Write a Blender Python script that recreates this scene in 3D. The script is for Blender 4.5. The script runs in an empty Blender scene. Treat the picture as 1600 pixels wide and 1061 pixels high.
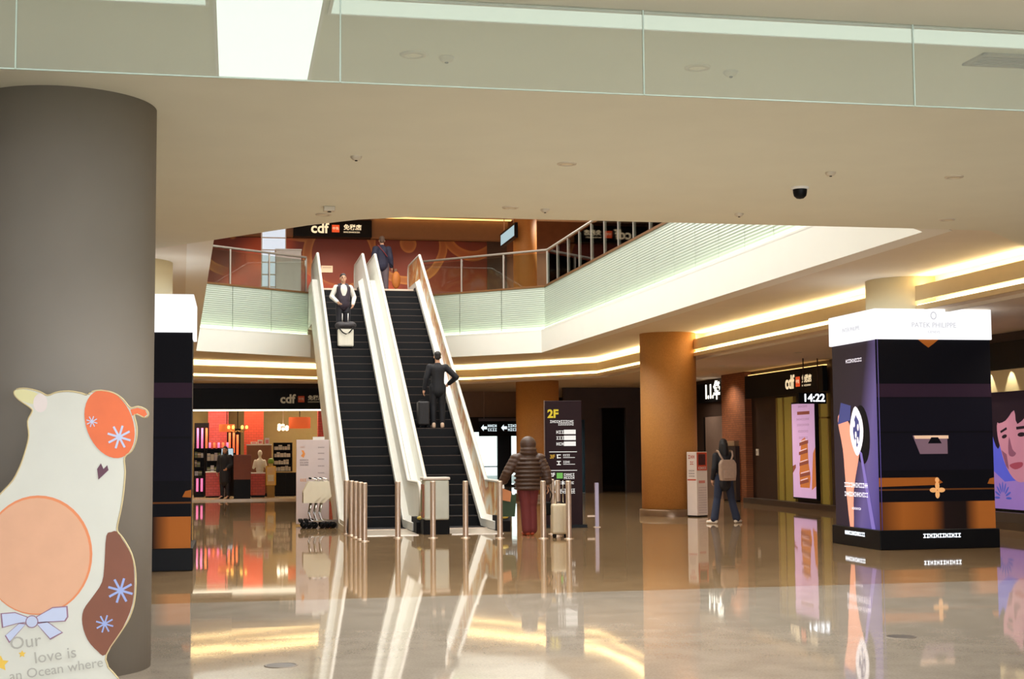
import bpy, bmesh, math, random
from mathutils import Vector, Matrix
from mathutils.geometry import tessellate_polygon

random.seed(7)
scene = bpy.context.scene
COL = scene.collection

# ------------------------------------------------------------------ camera
YAW, PITCH, ROLL, EYE = math.radians(11.1), math.radians(4.36), math.radians(0.45), 1.55
cam_data = bpy.data.cameras.new('camera')
cam_data.sensor_width = 36.0
cam_data.lens = 2222.0 / 1600.0 * 36.0
cam_data.clip_end = 400
cam = bpy.data.objects.new('camera', cam_data)
COL.objects.link(cam)
fwd = Vector((math.sin(YAW) * math.cos(PITCH), math.cos(YAW) * math.cos(PITCH), math.sin(PITCH)))
rt0 = Vector((math.cos(YAW), -math.sin(YAW), 0))
up0 = rt0.cross(fwd)
rt = rt0 * math.cos(ROLL) - up0 * math.sin(ROLL)
up = up0 * math.cos(ROLL) + rt0 * math.sin(ROLL)
M = Matrix((rt, up, -fwd)).transposed().to_4x4()
M.translation = (0, 0, EYE)
cam.matrix_world = M
scene.camera = cam

# ------------------------------------------------------------------ world, exposure, big lights
world = bpy.data.worlds.new('overcast_sky')
scene.world = world
world.use_nodes = True
bgn = world.node_tree.nodes['Background']
bgn.inputs[0].default_value = (0.93, 0.96, 1.0, 1)
bgn.inputs[1].default_value = 1.7
scene.view_settings.view_transform = 'Standard'
scene.view_settings.look = 'None'
scene.view_settings.exposure = 0.28
scene.view_settings.gamma = 1.0
scene.view_settings.use_curve_mapping = False
scene.cycles.max_bounces = 8
scene.cycles.diffuse_bounces = 5
scene.cycles.glossy_bounces = 4
scene.cycles.transparent_max_bounces = 16
scene.cycles.sample_clamp_indirect = 6.0
scene.cycles.caustics_reflective = False
scene.cycles.caustics_refractive = False


def area(name, loc, sx, sy, power, color, rot=(0, 0, 0), spread=None):
    d = bpy.data.lights.new(name, 'AREA')
    d.shape = 'RECTANGLE'
    d.size, d.size_y = sx, sy
    d.energy = power
    d.color = color
    if spread:
        d.spread = spread
    o = bpy.data.objects.new(name, d)
    o.location = loc
    o.rotation_euler = rot
    COL.objects.link(o)
    return o


# daylight through the atrium's roof light
area('skylight', (4.0, 27.5, 9.72), 7.6, 22.0, 2050, (1.0, 0.985, 0.94))


# ------------------------------------------------------------------ colours and materials
def lin(c):
    c = c / 255.0
    return c / 12.92 if c <= 0.04045 else ((c + 0.055) / 1.055) ** 2.4


def rgb(t):
    return (lin(t[0]), lin(t[1]), lin(t[2]), 1.0)


MATS = {}


def mat(name, c, rough=0.5, metal=0.0, var=0.06, scale=6.0, bump=0.0, emit=0.0, ec=None, spec=0.5, alpha=None, trans=0.0):
    """procedural material: principled with a noise that varies the colour a little"""
    if name in MATS:
        return MATS[name]
    m = bpy.data.materials.new(name)
    m.use_nodes = True
    nt = m.node_tree
    b = nt.nodes['Principled BSDF']
    col = rgb(c)
    b.inputs['Roughness'].default_value = rough
    b.inputs['Metallic'].default_value = metal
    b.inputs['Specular IOR Level'].default_value = spec
    if var > 0:
        tc = nt.nodes.new('ShaderNodeTexCoord')
        nz = nt.nodes.new('ShaderNodeTexNoise')
        nz.inputs['Scale'].default_value = scale
        nz.inputs['Detail'].default_value = 3
        nt.links.new(tc.outputs['Object'], nz.inputs['Vector'])
        mx = nt.nodes.new('ShaderNodeMix')
        mx.data_type = 'RGBA'
        mx.inputs['A'].default_value = tuple(max(0, v * (1 - var * 2)) for v in col[:3]) + (1,)
        mx.inputs['B'].default_value = tuple(min(1, v * (1 + var * 2)) for v in col[:3]) + (1,)
        nt.links.new(nz.outputs['Fac'], mx.inputs['Factor'])
        nt.links.new(mx.outputs['Result'], b.inputs['Base Color'])
        if bump > 0:
            bp = nt.nodes.new('ShaderNodeBump')
            bp.inputs['Strength'].default_value = bump
            bp.inputs['Distance'].default_value = 0.01
            nt.links.new(nz.outputs['Fac'], bp.inputs['Height'])
            nt.links.new(bp.outputs['Normal'], b.inputs['Normal'])
    else:
        b.inputs['Base Color'].default_value = col
    if emit > 0:
        b.inputs['Emission Color'].default_value = rgb(ec or c)
        b.inputs['Emission Strength'].default_value = emit
    if trans > 0:
        b.inputs['Transmission Weight'].default_value = trans
    if alpha is not None:
        b.inputs['Alpha'].default_value = alpha
    MATS[name] = m
    return m


def glass_mat(name, tint, refl=1.0, rough=0.02, film=None, film_amt=0.0):
    """thin pane: tinted straight-through light plus Fresnel reflection (and an optional film of painted haze)"""
    if name in MATS:
        return MATS[name]
    m = bpy.data.materials.new(name)
    m.use_nodes = True
    nt = m.node_tree
    nt.nodes.clear()
    out = nt.nodes.new('ShaderNodeOutputMaterial')
    tr = nt.nodes.new('ShaderNodeBsdfTransparent')
    tr.inputs[0].default_value = rgb(tint)
    gl = nt.nodes.new('ShaderNodeBsdfGlossy')
    gl.inputs['Roughness'].default_value = rough
    fr = nt.nodes.new('ShaderNodeFresnel')
    fr.inputs['IOR'].default_value = 1.5
    mul = nt.nodes.new('ShaderNodeMath')
    mul.operation = 'MULTIPLY'
    mul.inputs[1].default_value = refl
    nt.links.new(fr.outputs[0], mul.inputs[0])
    mx = nt.nodes.new('ShaderNodeMixShader')
    nt.links.new(mul.outputs[0], mx.inputs[0])
    nt.links.new(tr.outputs[0], mx.inputs[1])
    nt.links.new(gl.outputs[0], mx.inputs[2])
    last = mx
    if film:
        df = nt.nodes.new('ShaderNodeBsdfDiffuse')
        df.inputs[0].default_value = rgb(film)
        m2 = nt.nodes.new('ShaderNodeMixShader')
        m2.inputs[0].default_value = film_amt
        nt.links.new(mx.outputs[0], m2.inputs[1])
        nt.links.new(df.outputs[0], m2.inputs[2])
        last = m2
    nt.links.new(last.outputs[0], out.inputs['Surface'])
    MATS[name] = m
    return m


def emis(name, c, strength):
    if name in MATS:
        return MATS[name]
    m = mat(name, tuple(v * 0.35 for v in c), rough=0.6, var=0.0, emit=strength, ec=c)
    return m


class N:
    """tiny node-graph helper"""

    def __init__(self, name):
        self.m = bpy.data.materials.new(name)
        self.m.use_nodes = True
        self.t = self.m.node_tree
        self.b = self.t.nodes['Principled BSDF']

    def n(self, kind, **kw):
        nd = self.t.nodes.new(kind)
        for k, v in kw.items():
            if k in nd.inputs:
                nd.inputs[k].default_value = v
            else:
                setattr(nd, k, v)
        return nd

    def l(self, a, b):
        self.t.links.new(a, b)

    def ramp(self, fac, stops):
        r = self.n('ShaderNodeValToRGB')
        while len(r.color_ramp.elements) < len(stops):
            r.color_ramp.elements.new(0.5)
        for e, (p, c) in zip(r.color_ramp.elements, stops):
            e.position = p
            e.color = rgb(c)
        self.l(fac, r.inputs[0])
        return r


# ------------------------------------------------------------------ mesh helpers
class MB:
    def __init__(self):
        self.v, self.f, self.mi, self.sm = [], [], [], []

    def face(self, pts, m=0, smooth=False):
        i = len(self.v)
        self.v += [tuple(p) for p in pts]
        self.f.append(tuple(range(i, i + len(pts))))
        self.mi.append(m)
        self.sm.append(smooth)

    def add(self, vs, fs, m=0, smooth=False):
        i = len(self.v)
        self.v += [tuple(p) for p in vs]
        for f in fs:
            self.f.append(tuple(i + k for k in f))
            self.mi.append(m)
            self.sm.append(smooth)
        return self

    def box(self, x0, x1, y0, y1, z0, z1, m=0):
        return self.add([(x0, y0, z0), (x1, y0, z0), (x1, y1, z0), (x0, y1, z0), (x0, y0, z1), (x1, y0, z1), (x1, y1, z1), (x0, y1, z1)],
                        [(0, 3, 2, 1), (4, 5, 6, 7), (0, 1, 5, 4), (1, 2, 6, 5), (2, 3, 7, 6), (3, 0, 4, 7)], m)

    def prism(self, poly, axis, a0, a1, m=0):
        """poly of 2-D points extruded along axis 'x' (poly=(y,z)), 'y' (poly=(x,z)) or 'z' (poly=(x,y))"""
        def P(p, a):
            return (a, p[0], p[1]) if axis == 'x' else (p[0], a, p[1]) if axis == 'y' else (p[0], p[1], a)
        n = len(poly)
        vs = [P(p, a0) for p in poly] + [P(p, a1) for p in poly]
        fs = [(i, (i + 1) % n, n + (i + 1) % n, n + i) for i in range(n)]
        tri = tessellate_polygon([[Vector((p[0], p[1], 0)) for p in poly]])
        fs += [tuple(t) for t in tri] + [tuple(n + k for k in reversed(t)) for t in tri]
        return self.add(vs, fs, m)

    def cyl(self, cx, cy, r, z0, z1, n=32, m=0, r2=None, caps=True):
        r2 = r if r2 is None else r2
        vs = []
        for z, rr in ((z0, r), (z1, r2)):
            vs += [(cx + rr * math.cos(2 * math.pi * k / n), cy + rr * math.sin(2 * math.pi * k / n), z) for k in range(n)]
        self.add(vs, [(k, (k + 1) % n, n + (k + 1) % n, n + k) for k in range(n)], m, True)
        if caps:
            self.add(vs[:n], [tuple(reversed(range(n)))], m)
            self.add(vs[n:], [tuple(range(n))], m)
        return self

    def lathe(self, prof, cx=0, cy=0, n=24, m=0):
        vs = []
        for r, z in prof:
            vs += [(cx + r * math.cos(2 * math.pi * k / n), cy + r * math.sin(2 * math.pi * k / n), z) for k in range(n)]
        fs = []
        for j in range(len(prof) - 1):
            fs += [(j * n + k, j * n + (k + 1) % n, (j + 1) * n + (k + 1) % n, (j + 1) * n + k) for k in range(n)]
        return self.add(vs, fs, m, True)

    def tube(self, path, r, n=10, m=0, closed=False, flat=None):
        """round tube along a path; flat=(sx,sz) squashes the section"""
        pts = [Vector(p) for p in path]
        rings = []
        for i, p in enumerate(pts):
            a = pts[i - 1] if (i > 0 or closed) else pts[i]
            b = pts[(i + 1) % len(pts)] if (i < len(pts) - 1 or closed) else pts[i]
            t = (b - a).normalized()
            ref = Vector((1, 0, 0)) if abs(t.x) < 0.9 else Vector((0, 0, 1))
            u = t.cross(ref).normalized()
            w = t.cross(u).normalized()
            sx, sz = flat or (1, 1)
            rings.append([p + (w * math.cos(2 * math.pi * k / n) * sx + u * math.sin(2 * math.pi * k / n) * sz) * r for k in range(n)])
        vs = [q for rg in rings for q in rg]
        L = len(rings)
        fs = []
        for j in range(L if closed else L - 1):
            j2 = (j + 1) % L
            fs += [(j * n + k, j * n + (k + 1) % n, j2 * n + (k + 1) % n, j2 * n + k) for k in range(n)]
        self.add(vs, fs, m, True)
        if not closed:
            self.add(rings[0], [tuple(range(n))], m)
            self.add(rings[-1], [tuple(reversed(range(n)))], m)
        return self

    def ball(self, c, r, n=12, m=0):
        """ellipsoid; r is a number or a triple"""
        r = (r, r, r) if not isinstance(r, (tuple, list)) else r
        h = max(4, n // 2)
        vs, fs = [], []
        for j in range(h + 1):
            a = math.pi * j / h - math.pi / 2
            for k in range(n):
                b = 2 * math.pi * k / n
                vs.append((c[0] + r[0] * math.cos(a) * math.cos(b), c[1] + r[1] * math.cos(a) * math.sin(b), c[2] + r[2] * math.sin(a)))
        for j in range(h):
            fs += [(j * n + k, j * n + (k + 1) % n, (j + 1) * n + (k + 1) % n, (j + 1) * n + k) for k in range(n)]
        return self.add(vs, fs, m, True)

    def cap(self, p0, r0, p1, r1, n=12):
        """tapered capsule"""
        p0, p1 = Vector(p0), Vector(p1)
        t = p1 - p0
        L = t.length
        t = t.normalized() if L > 1e-6 else Vector((0, 0, 1))
        ref = Vector((1, 0, 0)) if abs(t.x) < 0.9 else Vector((0, 1, 0))
        u = t.cross(ref).normalized()
        w = t.cross(u).normalized()
        prof = [(-math.cos(a) * r0, math.sin(a) * r0) for a in (0.0, 0.4, 0.8, 1.2, math.pi / 2)]
        prof += [(L + math.sin(a) * r1, math.cos(a) * r1) for a in (0.0, 0.37, 0.77, 1.17, math.pi / 2)]
        vs, fs = [], []
        for d, r in prof:
            r = max(r, 1e-4)
            vs += [p0 + t * d + (u * math.cos(2 * math.pi * k / n) + w * math.sin(2 * math.pi * k / n)) * r for k in range(n)]
        for j in range(len(prof) - 1):
            fs += [(j * n + k, j * n + (k + 1) % n, (j + 1) * n + (k + 1) % n, (j + 1) * n + k) for k in range(n)]
        fs.append(tuple(reversed(range(n))))
        fs.append(tuple(range((len(prof) - 1) * n, len(prof) * n)))
        return self.add(vs, fs, 0, True)

    def mesh(self, name):
        me = bpy.data.meshes.new(name)
        me.from_pydata(self.v, [], self.f)
        me.polygons.foreach_set('material_index', self.mi)
        me.polygons.foreach_set('use_smooth', self.sm)
        me.update()
        bm = bmesh.new()
        bm.from_mesh(me)
        bmesh.ops.remove_doubles(bm, verts=bm.verts, dist=1e-5)
        bmesh.ops.recalc_face_normals(bm, faces=bm.faces)
        bm.to_mesh(me)
        bm.free()
        return me

    def build(self, name, mats, parent=None, loc=None, bevel=0.0):
        me = self.mesh(name)
        for m in (mats if isinstance(mats, (list, tuple)) else [mats]):
            me.materials.append(m)
        return link(name, me, parent, loc, bevel)


def link(name, me, parent=None, loc=None, bevel=0.0):
    o = bpy.data.objects.new(name, me)
    COL.objects.link(o)
    if parent:
        o.parent = parent
    if loc:
        o.location = loc
    if bevel > 0:
        b = o.modifiers.new('bevel', 'BEVEL')
        b.width = bevel
        b.segments = 3
        b.limit_method = 'ANGLE'
    return o


def tag(o, label, cat=None, group=None, kind=None):
    o['label'] = label
    if cat:
        o['category'] = cat
    if group:
        o['group'] = group
    if kind:
        o['kind'] = kind
    return o


def thing(name, label, cat, loc=(0, 0, 0), rz=0.0, group=None):
    o = bpy.data.objects.new(name, None)
    o.empty_display_size = 0.1
    COL.objects.link(o)
    o.location = loc
    o.rotation_euler = (0, 0, rz)
    return tag(o, label, cat, group)


def struct(o, label=None):
    o['kind'] = 'structure'
    if label:
        o['label'] = label
    return o


def copy_tree(o, parent=None):
    c = o.copy()
    COL.objects.link(c)
    if parent:
        c.parent = parent
    for ch in list(o.children):
        copy_tree(ch, c)
    return c


def text_mesh(name, s, size, mats, parent, loc, rot, depth=0.004, align='CENTER', bold=0.0, label=None):
    cu = bpy.data.curves.new(name + '_curve', 'FONT')
    cu.body = s
    cu.size = size
    cu.extrude = depth
    cu.offset = bold
    cu.align_x = align
    cu.align_y = 'CENTER'
    cu.resolution_u = 3
    tmp = bpy.data.objects.new(name + '_tmp', cu)
    COL.objects.link(tmp)
    dg = bpy.context.evaluated_depsgraph_get()
    me = bpy.data.meshes.new_from_object(tmp.evaluated_get(dg))
    me.name = name
    bpy.data.objects.remove(tmp)
    bpy.data.curves.remove(cu)
    me.materials.clear()
    me.materials.append(mats)
    o = link(name, me, parent, loc)
    o.rotation_euler = rot
    o['kind'] = 'stuff'
    if label:
        o['label'] = label
    return o


R_FRONT = (math.pi / 2, 0, 0)                    # text facing -Y
R_LEFT = (math.pi / 2, 0, -math.pi / 2)          # text facing -X


def offset_poly(P, d):
    """offset an open 2-D polyline to its left side by d, mitred"""
    out = []
    n = len(P)
    for i in range(n):
        def nrm(a, b):
            t = Vector((b[0] - a[0], b[1] - a[1])).normalized()
            return Vector((-t.y, t.x))
        if i == 0:
            k = nrm(P[0], P[1])
            out.append((P[0][0] + k.x * d, P[0][1] + k.y * d))
        elif i == n - 1:
            k = nrm(P[-2], P[-1])
            out.append((P[-1][0] + k.x * d, P[-1][1] + k.y * d))
        else:
            a, b = nrm(P[i - 1], P[i]), nrm(P[i], P[i + 1])
            k = (a + b).normalized()
            s = d / max(0.3, k.dot(a))
            out.append((P[i][0] + k.x * s, P[i][1] + k.y * s))
    return out


def ribbon(P, d0, d1, z0, z1, mb=None, m=0):
    """solid wall along polyline P between side offsets d0..d1 and heights z0..z1"""
    mb = mb or MB()
    A, B = offset_poly(P, d0), offset_poly(P, d1)
    n = len(P)
    vs = [(x, y, z0) for x, y in A] + [(x, y, z0) for x, y in B] + [(x, y, z1) for x, y in A] + [(x, y, z1) for x, y in B]
    fs = []
    for i in range(n - 1):
        fs += [(i, n + i, n + i + 1, i + 1), (2 * n + i, 2 * n + i + 1, 3 * n + i + 1, 3 * n + i),
               (i, i + 1, 2 * n + i + 1, 2 * n + i), (n + i, 3 * n + i, 3 * n + i + 1, n + i + 1)]
    fs += [(0, 2 * n, 3 * n, n), (n - 1, 2 * n - 1, 4 * n - 1, 3 * n - 1)]
    return mb.add(vs, fs, m)


def plate(outer, holes, z0, z1, mb=None, m=0):
    """horizontal slab with holes"""
    mb = mb or MB()
    loops = [outer] + holes
    flat = [p for lp in loops for p in lp]
    tri = tessellate_polygon([[Vector((p[0], p[1], 0)) for p in lp] for lp in loops])
    n = len(flat)
    vs = [(x, y, z0) for x, y in flat] + [(x, y, z1) for x, y in flat]
    fs = [tuple(t) for t in tri] + [tuple(n + k for k in t) for t in tri]
    i = 0
    for lp in loops:
        k = len(lp)
        fs += [(i + j, i + (j + 1) % k, n + i + (j + 1) % k, n + i + j) for j in range(k)]
        i += k
    return mb.add(vs, fs, m)


def remeshed(name, mb, voxel, m, parent, smooth=4):
    """fuse overlapping pieces into one continuous surface"""
    me = bpy.data.meshes.new(name)
    me.from_pydata(mb.v, [], mb.f)
    o = bpy.data.objects.new(name, me)
    COL.objects.link(o)
    r = o.modifiers.new('r', 'REMESH')
    r.mode = 'VOXEL'
    r.voxel_size = voxel
    r.use_smooth_shade = True
    s = o.modifiers.new('s', 'SMOOTH')
    s.factor = 0.5
    s.iterations = smooth
    dg = bpy.context.evaluated_depsgraph_get()
    me2 = bpy.data.meshes.new_from_object(o.evaluated_get(dg))
    me2.name = name
    bpy.data.objects.remove(o)
    bpy.data.meshes.remove(me)
    me2.materials.clear()
    me2.materials.append(m)
    return link(name, me2, parent)

# ================================================================== the setting
m_ceil = mat('ceiling_paint', (224, 224, 208), 0.8, var=0.02, scale=2, bump=0.03)
m_soffit = mat('soffit_paint', (228, 220, 204), 0.75, var=0.02, scale=2)
m_lowceil = mat('low_ceiling_paint', (226, 211, 192), 0.8, var=0.03, scale=2)
m_fascia = mat('fascia_paint', (240, 240, 232), 0.55, var=0.01, scale=2)
m_band = mat('cove_band_paint', (214, 192, 150), 0.7, var=0.02)
m_darkwall = mat('dark_stone_wall', (52, 38, 34), 0.55, var=0.15, scale=3)
m_brownwall = mat('brown_stone_wall', (104, 68, 46), 0.5, var=0.12, scale=4)
m_white = mat('white_paint', (232, 230, 224), 0.5, var=0.02)
m_black = mat('black_panel', (15, 15, 17), 0.45, var=0.1, spec=0.15)
m_steel = mat('brushed_steel', (214, 192, 172), 0.42, 0.75, var=0.05, scale=40)
m_chrome = mat('chrome', (210, 208, 204), 0.12, 1.0, var=0.02)
m_led_warm = emis('warm_led', (255, 230, 176), 19.0)
m_led_line = emis('warm_led_line', (255, 232, 176), 5.0)
m_led_cool = emis('cool_led', (240, 255, 214), 11.0)
m_glass = glass_mat('clear_glass', (238, 246, 242), 1.0)


def floor_material():
    g = N('polished_stone_floor')
    geo = g.n('ShaderNodeNewGeometry')
    sep = g.n('ShaderNodeSeparateXYZ')
    g.l(geo.outputs['Position'], sep.inputs[0])
    nz = g.n('ShaderNodeTexNoise', Scale=3.0, Detail=6.0)
    g.l(geo.outputs['Position'], nz.inputs['Vector'])
    sp = g.n('ShaderNodeTexNoise', Scale=55.0, Detail=2.0)
    g.l(geo.outputs['Position'], sp.inputs['Vector'])
    ad = g.n('ShaderNodeMath', operation='ADD')
    g.l(nz.outputs['Fac'], ad.inputs[0])
    g.l(sp.outputs['Fac'], ad.inputs[1])
    hf = g.n('ShaderNodeMath', operation='MULTIPLY')
    hf.inputs[1].default_value = 0.5
    g.l(ad.outputs[0], hf.inputs[0])
    far = g.ramp(hf.outputs[0], [(0.3, (130, 104, 74)), (0.7, (164, 135, 100))])
    near = g.ramp(hf.outputs[0], [(0.3, (146, 132, 114)), (0.7, (176, 162, 144))])
    gt = g.n('ShaderNodeMath', operation='GREATER_THAN')      # browner colour beyond this line across the floor
    gt.inputs[1].default_value = 15.0
    g.l(sep.outputs['Y'], gt.inputs[0])
    mx = g.n('ShaderNodeMix', data_type='RGBA')
    g.l(gt.outputs[0], mx.inputs['Factor'])
    g.l(near.outputs[0], mx.inputs['A'])
    g.l(far.outputs[0], mx.inputs['B'])
    g.l(mx.outputs['Result'], g.b.inputs['Base Color'])
    g.b.inputs['Roughness'].default_value = 0.04
    g.b.inputs['Specular IOR Level'].default_value = 0.34
    # every slab lies a hair out of level
    dv = g.n('ShaderNodeVectorMath', operation='SCALE')
    dv.inputs['Scale'].default_value = 1 / 0.8
    g.l(geo.outputs['Position'], dv.inputs[0])
    fl = g.n('ShaderNodeVectorMath', operation='FLOOR')
    g.l(dv.outputs[0], fl.inputs[0])
    wn = g.n('ShaderNodeTexWhiteNoise')
    g.l(fl.outputs[0], wn.inputs['Vector'])
    sb = g.n('ShaderNodeVectorMath', operation='SUBTRACT')
    sb.inputs[1].default_value = (0.5, 0.5, 0.5)
    g.l(wn.outputs['Color'], sb.inputs[0])
    ml = g.n('ShaderNodeVectorMath', operation='MULTIPLY')
    ml.inputs[1].default_value = (0.0022, 0.0022, 0)
    g.l(sb.outputs[0], ml.inputs[0])
    an = g.n('ShaderNodeVectorMath', operation='ADD')
    g.l(geo.outputs['Normal'], an.inputs[0])
    g.l(ml.outputs[0], an.inputs[1])
    nm = g.n('ShaderNodeVectorMath', operation='NORMALIZE')
    g.l(an.outputs[0], nm.inputs[0])
    g.l(nm.outputs[0], g.b.inputs['Normal'])
    return g.m


m_floor = floor_material()
fl = MB()
fl.face([(-10, -10, 0), (22, -10, 0), (22, 15, 0), (-10, 15, 0)])
fl.face([(-10, 15, 0), (22, 15, 0), (22, 62, 0), (-10, 62, 0)])
struct(fl.build('floor', m_floor), 'polished beige and brown stone floor of the hall')

# plan lines (x to the right, y away from the entrance)
F_R = [(7.71, 15.32), (8.16, 15.77), (8.17, 37.5), (5.15, 40.35)]          # right edge of the atrium
F_L = [(2.1, 39.85), (-0.95, 37.5), (-0.24, 17.40)]                          # left edge of the atrium
COVE = [(10.2, 16.6), (10.2, 39.4), (7.2, 43.2), (6.2, 43.9), (3.8, 43.9), (2.56, 43.15), (-1.16, 41.25), (-3.0, 40.3), (-3.0, 20.9)]
FRONT_EDGE = [(10.6, 17.15), (9.94, 16.5), (8.8, 15.34), (7.71, 15.32), (2.6, 15.30), (1.88, 15.36), (1.34, 15.61), (0.81, 16.10), (-0.24, 17.38), (-0.95, 18.2), (-3.3, 20.9)]

zC, zS, zL = 4.08, 4.12, 3.60
mb = plate([(-10, -10), (14.3, -10), (14.3, 17.15)] + FRONT_EDGE + [(-10, 20.9)], [], zC, 5.80)
struct(mb.build('ceiling', m_ceil), 'broad beige ceiling over the entrance side of the hall')

cove_out = offset_poly(COVE, -0.35)
ring = [(7.9, 15.34), (8.8, 15.36), (9.94, 16.52), (10.55, 17.1)] + cove_out[1:] + [(-0.95, 18.22), (-0.4, 17.5)]
in_L = offset_poly(F_L, -0.3)
in_R = offset_poly(F_R, -0.3)
ring += list(reversed(in_L)) + [(2.1, 40.5), (5.15, 40.5)] + list(reversed(in_R))
mb = plate(ring, [], zS, 5.80)
struct(mb.build('ceiling_soffit', m_soffit), 'pale soffit ringing the atrium opening')

low = [(22, 17.2), (22, 62), (-10, 62), (-10, 20.95)] + [(-3.35, 20.95)] + list(reversed(offset_poly(COVE, -0.02)))[:-1] + [(10.22, 17.2)]
mb = plate(low, [], zL, 3.66)
struct(mb.build('ceiling_aisle', m_lowceil), 'lower brownish ceiling over the shop aisles')

struct(MB().box(10.62, 14.5, 17.16, 17.26, zL, 4.12).box(10.2, 10.62, 16.5, 16.58, zL - 0.01, 4.10).build('trim_2', m_soffit), 'pale drop from the entrance ceiling to the right aisle ceiling')
struct(MB().box(-10, -3.0, 20.92, 21.02, zL, 4.12).build('trim_3', m_soffit), 'pale drop from the entrance ceiling to the left aisle ceiling')

# cove: band, hidden light above it, bright slot below it, closing wall behind
tr = ribbon(COVE, -0.05, 0.0, 3.735, 3.965).build('trim_1', m_band)
struct(tr, 'warm lit cove band running round the aisle ceiling')
lw = ribbon(COVE, -0.14, -0.06, 3.945, 3.955).build('light_strip', m_led_warm, tr)
ll = ribbon(COVE, -0.10, -0.02, 3.665, 3.675).build('light_strip', m_led_line, tr)
ribbon(COVE, -0.40, -0.34, 3.55, 4.13).build('cove_back', m_soffit, tr)
ribbon(COVE, -0.36, -0.06, 3.655, 3.663).build('cove_floor', m_soffit, tr)
ribbon(COVE, -0.05, 0.0, 3.585, 3.664).build('cove_lip', m_band, tr)

# atrium fascia, louvred glass panels above it and the glass railing on the upper floor
PZ0, PZ1, RZ = 4.70, 5.90, 6.93


def louvre_material():
    g = N('louvred_panel_glass')
    tc = g.n('ShaderNodeTexCoord')
    sep = g.n('ShaderNodeSeparateXYZ')
    g.l(tc.outputs['Object'], sep.inputs[0])
    ml = g.n('ShaderNodeMath', operation='MULTIPLY')
    ml.inputs[1].default_value = 2 * math.pi / 0.055
    g.l(sep.outputs['Z'], ml.inputs[0])
    sn = g.n('ShaderNodeMath', operation='SINE')
    g.l(ml.outputs[0], sn.inputs[0])
    r = g.ramp(sn.outputs[0], [(0.3, (164, 176, 164)), (0.8, (190, 200, 188))])
    g.l(r.outputs[0], g.b.inputs['Base Color'])
    bp = g.n('ShaderNodeBump', Strength=0.35, Distance=0.01)
    g.l(sn.outputs[0], bp.inputs['Height'])
    g.l(bp.outputs['Normal'], g.b.inputs['Normal'])
    g.b.inputs['Roughness'].default_value = 0.35
    return g.m


m_louvre = louvre_material()
m_slab = mat('bronze_edge_trim', (128, 92, 58), 0.4, 0.4, var=0.05)
m_rail = mat('satin_rail', (176, 168, 158), 0.4, 0.3, var=0.03)


def atrium_edge(P, side):
    w = ribbon(P, -0.32, 0.0, 4.115, PZ0).build('wall_atrium_' + side, m_fascia)
    struct(w, 'white fascia and green louvred panels on the ' + side + ' edge of the atrium')
    ribbon(P, -0.03, 0.0, PZ0 - 0.01, PZ0 + 0.035).build('fascia_lip', m_fascia, w)
    ribbon(P, -0.10, -0.035, PZ0 + 0.002, PZ0 + 0.012).build('light_strip', m_led_cool, w)
    ribbon(P, -0.32, -0.09, PZ1, PZ1 + 0.05).build('slab_edge', m_slab, w)
    rail = thing('glass_railing', 'glass railing with steel posts on the upper floor, %s of the escalators' % side, 'railing')
    G = offset_poly(P, -0.2)
    hr = MB()
    hr.tube([(x, y, RZ) for x, y in G], 0.032, 8)
    hr.build('handrail', m_rail, rail)
    Q = offset_poly(P, -0.125)
    for i in range(len(P) - 1):
        for A, B, what in ((Q[i], Q[i + 1], 'panel'), (G[i], G[i + 1], 'pane')):
            a, b = Vector(A), Vector(B)
            L = (b - a).length
            if L < 0.9 and what == 'pane':
                n = 1
            else:
                n = max(1, round(L / 1.25))
            ang = math.atan2(b.y - a.y, b.x - a.x)
            step = L / n
            if what == 'panel':
                h = (PZ1 - PZ0) / 2
                u = MB().box(-step / 2 + 0.008, step / 2 - 0.008, -0.012, 0.012, -h + 0.01, h)
                me = u.mesh('louvre_panel')
                me.materials.append(m_louvre)
                zc = PZ0 + h
            else:
                u = MB().box(-step / 2 + 0.03, step / 2 - 0.03, -0.006, 0.006, -0.44, 0.44)
                me = u.mesh('glass_pane')
                me.materials.append(m_glass)
                pb = MB().box(-0.022, 0.022, -0.012, 0.012, PZ1 + 0.05, RZ - 0.02)
                pm = pb.mesh('post')
                pm.materials.append(m_rail)
                zc = PZ1 + 0.05 + 0.46
            for k in range(n):
                c = a + (b - a) * ((k + 0.5) / n)
                o = link('louvre_panel' if what == 'panel' else 'glass_pane', me, w if what == 'panel' else rail, (c.x, c.y, zc))
                o.rotation_euler = (0, 0, ang)
                if what == 'pane':
                    p = a + (b - a) * (k / n)
                    po = link('post', pm, rail, (p.x, p.y, 0))
                    po.rotation_euler = (0, 0, ang)
    return w


atrium_edge(F_R, 'right')
atrium_edge(F_L, 'left')

# upper floor: floor, ceiling with the roof-light opening, walls
hole = [(7.6, 15.4)] + offset_poly(F_R, -0.25)[1:] + [(5.15, 40.5), (2.1, 40.5)] + offset_poly(F_L, -0.25)
m_floor2 = mat('upper_floor_stone', (168, 140, 110), 0.25, var=0.08, scale=5)
struct(plate([(-6, 6), (13, 6), (13, 50.2), (-6, 50.2)], [hole], 5.805, 5.90).build('floor_upper', m_floor2), 'stone floor of the upper storey')
struct(plate([(-6, 6), (13, 6), (13, 50.2), (-6, 50.2)], [[(0.1, 16.3), (7.9, 16.3), (7.9, 38.7), (0.1, 38.7)]], 9.75, 9.9).build('ceiling_upper', m_lowceil), 'ceiling of the upper storey')
struct(MB().box(-0.2, 8.2, 16, 39, 9.9, 9.95).build('ceiling_rooflight', m_white), 'roof light over the atrium')


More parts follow.
